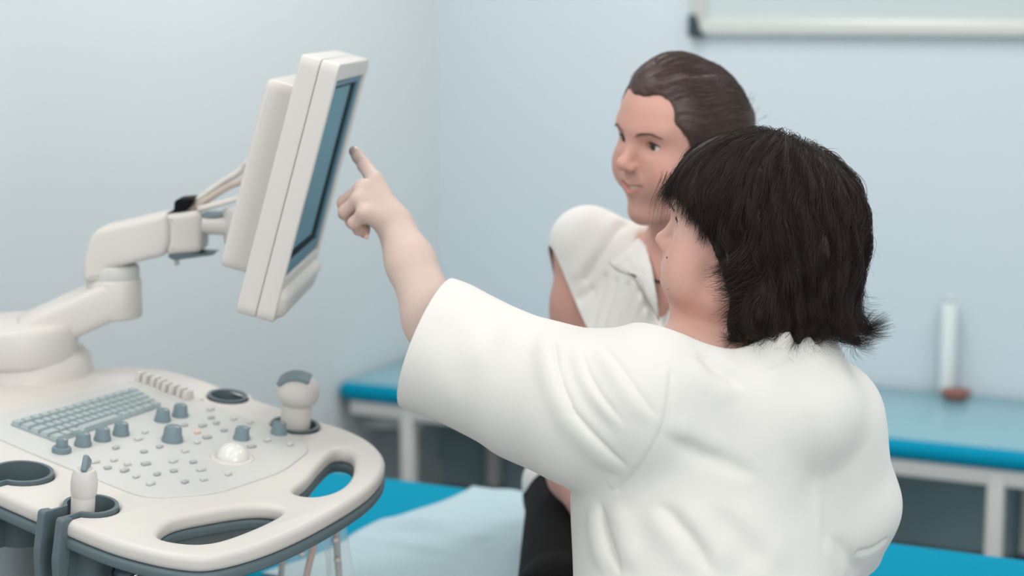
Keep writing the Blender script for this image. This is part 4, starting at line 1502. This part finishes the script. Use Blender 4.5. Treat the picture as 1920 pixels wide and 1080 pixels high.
def relief_d(P):
    a = np.arctan2(P[:, 0], -(P[:, 1] + .04))
    return .0026 * np.sin(a * 15 + 3 * np.sin(P[:, 2] * 32 + a * 2)) + .0018 * np.sin(P[:, 2] * 70 + 4 * np.sin(a * 6)) + .0012 * np.sin(a * 37 + P[:, 2] * 60)


sd = seeds_on(HVD, H_D, 9500, rg, lambda P: (P[:, 2] > -.05) & ~((P[:, 1] > .06) & (P[:, 2] < .05)), (0, -.03, .03))
st = comb(HVD, H_D, sd, flow_d, 30, .005, lambda r, n: r.normal(size=n) * .0017 + .0005, stop_d, curl_d, rg, .15, relief_d)
sd = seeds_on(HVD, H_D, 2600, rg, lambda P: (P[:, 1] > -.01) & (P[:, 2] > .075), (0, .02, .04))
st += comb(HVD, H_D, sd, flow_d, 24, .005, lambda r, n: np.abs(r.normal(size=n)) * .0014 + .0008, stop_d, curl_d, rg, .12)
# locks combed forward under the ear and over the brow
def lock(path, n, spread0, spread1, rg, bend=.006):
    P = np.array(path); out = []
    C = np.array([list(v) for v in catmull([tuple(p) for p in path], 6)])
    m = len(C)
    for _ in range(n):
        k = rg.normal(size=3)
        e = rg.uniform(.72, 1.0); c = C[:max(6, int(m * e))]
        t = np.linspace(0, e, len(c))[:, None]
        w = rg.normal(size=3) * bend
        out.append(c + k * (spread0 * (1 - t) + spread1 * t) + w * np.sin(t * 3 + rg.rand() * 3) * t)
    return out
hair_strands('hair_strands', st, .00019, M_HAIR_D, hair_d)
lk = []
lk += lock([(-.078, -.030, .030), (-.088, -.022, .004), (-.090, -.004, -.020), (-.084, .022, -.030)], 420, .0085, .0042, rg)
lk += lock([(-.080, -.040, .0), (-.088, -.030, -.025), (-.086, -.010, -.042), (-.080, .012, -.048)], 420, .0100, .0055, rg)
lk += lock([(-.078, -.045, -.030), (-.083, -.035, -.055), (-.078, -.014, -.075), (-.068, .004, -.086)], 420, .0100, .0060, rg)
lk += lock([(-.070, -.055, -.060), (-.072, -.046, -.085), (-.062, -.028, -.104), (-.052, -.010, -.104)], 300, .0100, .0060, rg)
n_side = len(lk)
lk += lock([(.080, -.040, .0), (.088, -.030, -.025), (.086, -.010, -.042), (.080, .012, -.048)], 200, .0100, .0055, rg)
lk += lock([(-.030, .050, .118), (-.056, .066, .095), (-.072, .060, .066), (-.082, .040, .036)], 420, .0110, .0060, rg)
lk += lock([(-.012, .060, .115), (-.030, .086, .096), (-.045, .092, .078), (-.060, .084, .060)], 420, .0110, .0055, rg)
lk += lock([(.010, .062, .115), (.004, .090, .096), (-.010, .101, .080), (-.026, .103, .064)], 380, .0110, .0055, rg)
lk += lock([(.035, .055, .113), (.046, .082, .090), (.056, .084, .068), (.066, .070, .044)], 320, .0110, .0055, rg)
Hm = np.array(H_D.to_3x3()); o_ = np.array(H_D.translation)
lk = [x @ Hm.T + o_ for x in lk]
_n = [len(x) for x in lk]; _A = np.concatenate(lk)
_t = np.concatenate([np.linspace(0, 1, k) if i < n_side + 200 else np.zeros(k) for i, k in enumerate(_n)])
for _ in range(3):
    dd = HVD(_A); _A = _A - HVD.normal(_A) * (np.clip(dd - .0025, 0, .03) * np.clip((.62 - _t) / .2, 0, 1))[:, None]
lk = np.split(_A, np.cumsum(_n)[:-1])
hair_strands('hair_locks', lk, .00026, M_HAIR_D, hair_d)
# loose wisps over the brow and at the outline
wl = []
Hm = np.array(H_D.to_3x3()); o_ = np.array(H_D.translation)
for i in range(26):
    a = np.array([-.045 + .06 * rg.rand(), .094 + .008 * rg.rand(), .072 + .012 * rg.rand()])
    L = .024 + .026 * rg.rand()
    pts = [a + np.array([-.004 * t + .004 * math.sin(3 * t + i), .013 * t - .003 * t * t, -L * t]) for t in np.linspace(0, 1.3, 9)]
    wl.append(np.array(pts) @ Hm.T + o_)
for i in range(90):
    az_ = rg.uniform(-2.2, 2.2)
    a = np.array([.085 * math.sin(az_), -.03 - .10 * math.cos(az_), rg.uniform(-.10, .12)])
    W = (a @ Hm.T + o_)[None]
    for _ in range(10): W = W - HVD.normal(W) * HVD(W)[:, None]
    nr = HVD.normal(W)[0]; dn = Hm @ np.array([0, 0, -1.0])
    t_ = dn - nr * (dn @ nr)
    L = rg.uniform(.015, .035)
    wl.append(np.array([W[0] - nr * .002 + t_ * L * t + nr * (.010 * t * t * rg.rand() + .003 * t) for t in np.linspace(0, 1, 8)]))
hair_strands('hair_wisps', wl, .00020, M_HAIR_D, hair_d)

# ---- stool
st_ = empty('stool', (PEL.x, PEL.y, 0))
tag(st_, 'round padded swivel stool under the seated person in the white tunic', 'stool')
bm = bmesh.new(); lathe(bm, [(0, .40), (.15, .40), (.168, .41), (.172, .43), (.165, .448), (.14, .452), (0, .452)], 40); obj('seat', bm, mat('grey_stool_vinyl', (90, 104, 110), rough=.5), st_)
bm = bmesh.new(); lathe(bm, [(.024, .08), (.024, .26), (.016, .262), (.016, .40)], 24); obj('gas_column', bm, M_CHROME, st_)
for i in range(5):
    a = 2 * math.pi * i / 5 + .3
    bm = bmesh.new(); tube(bm, [(0.02 * math.cos(a), 0.02 * math.sin(a), .10), (.24 * math.cos(a), .24 * math.sin(a), .062)], .014, 12); obj('leg', bm, M_SLATE, st_)
    bm = bmesh.new(); lathe(bm, [(0, -.011), (.022, -.011), (.026, -.006), (.026, .006), (.022, .011), (0, .011)], 20, Matrix.Translation((.24 * math.cos(a), .24 * math.sin(a), .027)) @ Matrix.Rotation(a, 4, 'Z') @ Matrix.Rotation(math.pi / 2, 4, 'X')); obj('caster', bm, M_FOOT, st_)

# =================================================================== the patient
upP = Vector((.10, -.10, 1)).normalized()
H_P = frame(at(1272, 280, 2.58), (-.80, -.60, -0.10), upP)
N_P = at(1272, 462, 2.635)
Fb = Vector((-.45, -.89, 0)).normalized(); Rb = Vector((-.89, .45, 0)).normalized()
TRP = Matrix(((Rb.x, Fb.x, 0), (Rb.y, Fb.y, 0), (0, 0, 1)))
RshP = at(1103, 462, 2.72); LshP = N_P - Rb * .165 + Vector((0, 0, -.035))
PELP = Vector((.19, 2.88, .685))
CHP = N_P.lerp(PELP, .36); WAP = N_P.lerp(PELP, .72)
ElbP = at(1046, 848, 2.70); WriP = at(1128, 985, 2.52)
HipR, HipL = PELP + Rb * .09 + Vector((0, -.01, 0)), PELP - Rb * .09
KnR, KnL = Vector((.068, 2.40, .662)), Vector((.205, 2.345, .662))
FtR, FtL = Vector((.06, 2.38, .20)), Vector((.195, 2.36, .22))
BP = Body()
BP.cone(H_P @ Vector((0, -.024, -.035)), N_P + Vector((0, .0, -.02)), .048, .053, .03)
add_head(BP, H_P, 1.0, 1.0)
BP.M = Matrix.Identity(4)
BP.cone(N_P + Vector((0, .0, -.045)), RshP, .046, .050, .03)
BP.cone(N_P + Vector((0, .0, -.045)), LshP, .046, .045, .03)
BP.ell(CHP + Fb * .03, (.138, .100, .155), TRP, .04)
BP.cone(N_P + Vector((0, 0, -.04)) + Fb * .02, CHP + Fb * .055, .055, .075, .03)
BP.ell(WAP, (.128, .098, .15), TRP, .05)
BP.ell(PELP, (.165, .12, .085), TRP, .05)
BP.chain([RshP, RshP.lerp(ElbP, .28), RshP.lerp(ElbP, .6), ElbP], [.050, .043, .037, .035], .02)
BP.chain([ElbP, ElbP.lerp(WriP, .35), WriP, WriP + Vector((.045, -.05, -.012))], [.036, .036, .025, .022], .015)
ElbPL = LshP + Vector((.06, .04, -.30)); WriPL = KnL + Vector((.0, .20, .088))
BP.chain([LshP, ElbPL, WriPL, WriPL + Vector((-.012, -.055, -.01))], [.044, .036, .025, .022], .02)
for w0, dr in ((WriP + Vector((.04, -.045, -.010)), Vector((.75, -.65, -.1))), (WriPL + Vector((-.012, -.050, -.008)), Vector((-.15, -.95, -.1)))):
    dr = dr.normalized(); sd_ = dr.cross(Vector((0, 0, 1))).normalized()
    for i, t in enumerate((-.028, -.010, .009, .026)):
        L = (.072, .082, .078, .062)[i]
        BP.chain([w0 + sd_ * t * .9, w0 + dr * .045 + sd_ * t, w0 + dr * (.045 + L * .55) + sd_ * t * 1.1 + Vector((0, 0, -.004)), w0 + dr * (.04 + L) + sd_ * t * 1.05 + Vector((0, 0, -.020))], [.012, .0098, .0085, .0068], .006)
    BP.chain([w0 - dr * .01 + sd_ * -.018, w0 + dr * .02 + sd_ * -.046, w0 + dr * .045 + sd_ * -.052], [.013, .010, .008], .008)
for hp, k, f in ((HipR, KnR, FtR), (HipL, KnL, FtL)):
    BP.chain([hp, k, f], [.075, .052, .036], .03)
    BP.cone(f + Vector((0, .01, -.03)), f + Vector((0, -.14, -.06)), .032, .024, .02)
V, Q = keep_biggest(*BP.surface(0.0024))
V = rest_on(V, .613, couch=True)
me = mesh_np('person', V, Q)
color_attr(me, head_tint(V, H_P, (0.93, .74, .74), .12, 1.0))
patient = link('person', me, M_SKIN_P)
tag(patient, 'smiling person in a sleeveless white blouse with brown hair pinned up, sitting on the couch', 'person')
add_eyes(H_P, patient, (.0, 1, -.06))
add_brows(BP, H_P, patient)
# teeth showing in the smile
bm = bmesh.new()
for i in range(-4, 5):
    a = i * .155
    vs = box(bm, (0, 0, 0), (.0058 if abs(i) < 2 else .0050, .004, .0075), .0012, 2)
    Mt = H_P @ Matrix.Translation((.030 * math.sin(a), .061 + .0265 * math.cos(a), -.0430 + .0022 * (i / 4) ** 2)) @ Matrix.Rotation(-a, 4, 'Z')
    for v in vs: v.co = Mt @ v.co
obj('teeth', bm, M_TEETH, patient)

# ---- blouse
BL = Body()
BL.cone(N_P + Vector((0, .0, -.050)), RshP + Vector((.0, 0, .004)), .055, .054, .05)
BL.cone(N_P + Vector((0, .0, -.050)), LshP, .056, .058, .05)
BL.ell(CHP + Fb * .03, (.152, .116, .17), TRP, .04)
for s in (1, -1): BL.ell(CHP + Fb * .10 + Rb * .065 * s + Vector((0, 0, -.045)), (.062, .05, .065), TRP, .05)
BL.cone(N_P + Vector((0, 0, -.05)) + Fb * .02, CHP + Fb * .055, .063, .085, .03)
BL.ell(WAP, (.143, .118, .17), TRP, .05)
BL.ell(PELP + Vector((0, 0, .02)), (.178, .142, .09), TRP, .05)
BL.cone(RshP, RshP.lerp(ElbP, .36), .054, .055, .025)
BL.cone(LshP, LshP.lerp(ElbPL, .30), .0585, .058, .025)
bb = Body(); bb.ops = list(BL.ops)
# pleats run down the front, a fold from neck to armpit
for k, x in enumerate((1110, 1131, 1152, 1172, 1192, 1212)):
    BL.bump([surf_px(bb, x + 26, 520 + k * 8), surf_px(bb, x + 8, 590), surf_px(bb, x - 6, 660), surf_px(bb, x - 14, 740)], -.0042, .0048)
BL.bump([surf_px(bb, 1168, 425), surf_px(bb, 1135, 470), surf_px(bb, 1100, 520)], -.0045, .009)
BL.bump([surf_px(bb, 1155, 415), surf_px(bb, 1120, 460), surf_px(bb, 1085, 510)], .0035, .012)
BL.bump([surf_px(bb, 1090, 560), surf_px(bb, 1110, 545)], -.004, .008)
# open V neck
vt = surf_px(bb, 1236, 605)
BL.cone(N_P + Vector((0, 0, .05)), N_P + Fb * .03 + Vector((0, 0, -.02)), .060, .056, .010, True)
BL.cone(N_P + Fb * .075 + Vector((0, 0, -.03)), vt, .036, .010, .006, True)
V, Q = keep_biggest(*BL.surface(0.0032))
V = rest_on(V, .616, couch=True)
me = mesh_np('blouse', V, Q)
pc_, pn_ = at(1058, 535, 2.70), Vector((-.93, -.22, -.30)).normalized()
cut_plane(me, pc_, pn_, RshP.lerp(ElbP, .33) + Vector((-.02, 0, -.02)), .135)
cut_plane(me, LshP.lerp(ElbPL, .16), (ElbPL - LshP).normalized(), LshP.lerp(ElbPL, .36), .12)
blouse = solid(link('blouse', me, M_BLOUSE, patient), .002)
tag(blouse, 'sleeveless white blouse with pleats and an open collar')
# open lapel collar lying on the front
def lapel(pts, lift=.004, th=.0035):
    loop = [Vector((p[0], p[1], 0)) for p in pts]
    dense = resample([(p[0], p[1]) for p in pts], 6)
    bm = bmesh.new()
    us = [p[0] for p in dense]; vs_ = [p[1] for p in dense]
    import itertools
    cx, cy = sum(us) / len(us), sum(vs_) / len(vs_)
    rings = []
    for s in (1.0, .75, .5, .25):
        row = []
        for (u, v) in dense:
            x, y = cx + (u - cx) * s, cy + (v - cy) * s
            p = surf_px(bb, x, y)
            d = (Vector((0, 0, CAM_Z)) - p).normalized()
            row.append(bm.verts.new(p + d * (lift + .006 * (1 - s) ** .5)))
        rings.append(row)
    n = len(dense)
    for a, b in zip(rings, rings[1:]):
        for i in range(n): bm.faces.new((a[i], a[(i + 1) % n], b[(i + 1) % n], b[i]))
    bm.faces.new(rings[-1])
    return solid(obj('collar', bm, M_BLOUSE, blouse), th)
lapel([(1204, 452), (1196, 446), (1140, 492), (1156, 508), (1180, 514), (1205, 545), (1235, 602), (1232, 560), (1222, 500), (1212, 462)])
bm = bmesh.new()
cc = N_P + Fb * .004 + Vector((0, 0, .012))
tube(bm, [cc + (Rb * math.cos(a) + Fb * math.sin(a)) * .0555 + Vector((0, 0, -.055 * max(0, math.sin(a)) ** 2)) + Fb * .02 * max(0, math.sin(a)) for a in [2 * math.pi * i / 32 for i in range(33)]], .0018, 8)
tag(obj('necklace_cord', bm, M_LASH, patient), 'thin black cord round the neck')

# trousers, shoes
TQ = Body()
TQ.ell(PELP, (.172, .130, .098), TRP, .04)
for hp, k, f in ((HipR, KnR, FtR), (HipL, KnL, FtL)):
    TQ.chain([hp, k, f + Vector((0, 0, -.03))], [.084, .064, .052], .03)
V, Q = TQ.surface(0.006)
V = rest_on(V, .6095, couch=True)
tag(link('trousers', mesh_np('trousers', V, Q), M_TROUSER, patient), 'black trousers')
for f in (FtR, FtL):
    S = Body(); S.cone(f + Vector((0, .02, -.05)), f + Vector((0, -.15, -.07)), .038, .028, .02); S.cone(f + Vector((0, .01, -.04)), f + Vector((0, .01, .0)), .040, .042, .02)
    V, Q = S.surface(0.005)
    link('shoe', mesh_np('shoe', V, Q), M_SHOE2, patient)

# ---- patient's hair, swept back into a pinned knot
HVP = Body(H_P)
HVP.ell((0, -.010, .046), (.0785, .098, .086), k=.02)
HVP.ell((.0, .018, .092), (.046, .060, .044), k=.022)
HVP.ell((0, .004, .110), (.030, .036, .026), k=.02)
HVP.ell((0, -.045, .015), (.074, .070, .072), k=.03)
HVP.ell((0, .022, .050), (.0735, .066, .067), k=.02)
HVP.ell((0, .028, .104), (.036, .044, .031), k=.02)
HVP.cone((-.2, .085, -.075), (.2, .085, -.075), .092, .092, .01, True)
HVP.ell((0, .120, .018), (.073, .078, .083), k=.006, sub=True)
HVP.cone((-.2, .135, -.02), (.2, .135, -.02), .104, .104, .006, True)
for sx in (1, -1): HVP.ell((sx * .034, .088, .064), (.027, .036, .034), k=.008, sub=True)
HVP.ell((0, -.110, .030), (.036, .030, .036), k=.018)
V, Q = keep_biggest(*HVP.surface(0.003))
q = (V - np.array(H_P.translation)) @ np.array(H_P.to_3x3())
ang = np.arctan2(q[:, 0], q[:, 2] - .03)
V = V + HVP.normal(V) * ((np.sin(ang * 34 + 14 * q[:, 1]) * .5 + np.sin(ang * 67 + 9) * .3) * .0016 * np.clip((.05 - q[:, 1]) / .05, 0, 1) - .001)[:, None]
hair_p = link('hair', mesh_np('hair', V, Q), M_HAIR_P, patient)
tag(hair_p, 'brown hair combed back with a raised front and a pinned knot')
rg = np.random.RandomState(8)
knot = np.array([0, -.115, .035])


def flow_p(P):
    f = knot - P
    f /= np.linalg.norm(f, axis=1, keepdims=True)
    f[:, 1] -= .5
    f[:, 2] += .25 * np.sin(P[:, 1] * 70 + P[:, 0] * 60)
    return f


def curl_p(q, rg):
    d = q[-1] - q[-3]; d /= np.linalg.norm(d) + 1e-9
    return np.concatenate([q, q[-1] + d * .004 * np.arange(1, 3)[:, None]])


sd = seeds_on(HVP, H_P, 4200, rg, lambda P: P[:, 1] > -.07, (0, -.01, .04))
st = comb(HVP, H_P, sd, flow_p, 26, .0055, lambda r, n: r.normal(size=n) * .0010 + .0002, lambda P, s, r: (P[:, 1] < -.115) | (r.rand(len(P)) < .01), curl_p, rg, .08)
hair_strands('hair_strands', st, .00028, M_HAIR_P, hair_p)
wl = []
Hm = np.array(H_P.to_3x3()); o_ = np.array(H_P.translation)
for i in range(14):
    a = np.array([rg.uniform(-.03, .03), -.125, .03 + rg.uniform(-.01, .03)])
    dr = np.array([rg.uniform(-.4, .4), -.8, .7])
    wl.append(np.array([a + dr * .035 * t * rg.uniform(.6, 1.0) + np.array([0, 0, -.006 * t * t]) for t in np.linspace(0, 1, 7)]) @ Hm.T + o_)
hair_strands('hair_wisps', wl, .00035, M_HAIR_P, hair_p)
# ------------------------------------------------------------------ camera, light
cam = bpy.data.cameras.new('camera')
cam.sensor_width = 36.0
cam.lens = F_PX / 1920 * 36.0
cam.clip_start = 0.05
cam.dof.use_dof = True
cam.dof.focus_distance = 2.08
cam.dof.aperture_fstop = 3.0
cam.dof.aperture_blades = 9
co = bpy.data.objects.new('camera', cam)
COL.objects.link(co)
co.location = (0, 0, CAM_Z)
co.rotation_euler = (math.pi / 2 - PITCH, 0, 0)
SC.camera = co


def area(name, loc, target, sx, sy, power, col):
    l = bpy.data.lights.new(name, 'AREA')
    l.shape = 'RECTANGLE'; l.size = sx; l.size_y = sy; l.energy = power; l.color = col
    o = bpy.data.objects.new(name, l)
    COL.objects.link(o)
    o.location = loc
    d = Vector(target) - Vector(loc)
    o.rotation_euler = d.to_track_quat('-Z', 'Y').to_euler()
    return o


for a_ in (0.9, 2.9):
    for b_ in (1.2, 3.4, 5.4):
        p = room(a_, b_, RH - 0.03)
        o = area('ceiling_light', p, p - Vector((0, 0, 1)), 0.6, 1.2, 18 if b_ < 3 else 13, (1.0, 0.97, 0.93))
        o.rotation_euler = (0, 0, ROOM_RZ)
# daylight from the window in the right-hand wall, behind the camera
p = room(RA - 0.08, 4.6, 1.65)
area('window_light', p, room(0.3, 2.6, 1.2), 2.2, 1.5, 52, (1.0, 0.985, 0.96))

w = bpy.data.worlds.new('world'); SC.world = w
w.use_nodes = True
w.node_tree.nodes['Background'].inputs['Color'].default_value = (0.95, 0.97, 1.0, 1)
w.node_tree.nodes['Background'].inputs['Strength'].default_value = 0.72

SC.view_settings.view_transform = 'Standard'
SC.view_settings.look = 'None'
SC.view_settings.gamma = 1.0
SC.view_settings.use_curve_mapping = False
SC.view_settings.exposure = 0.32
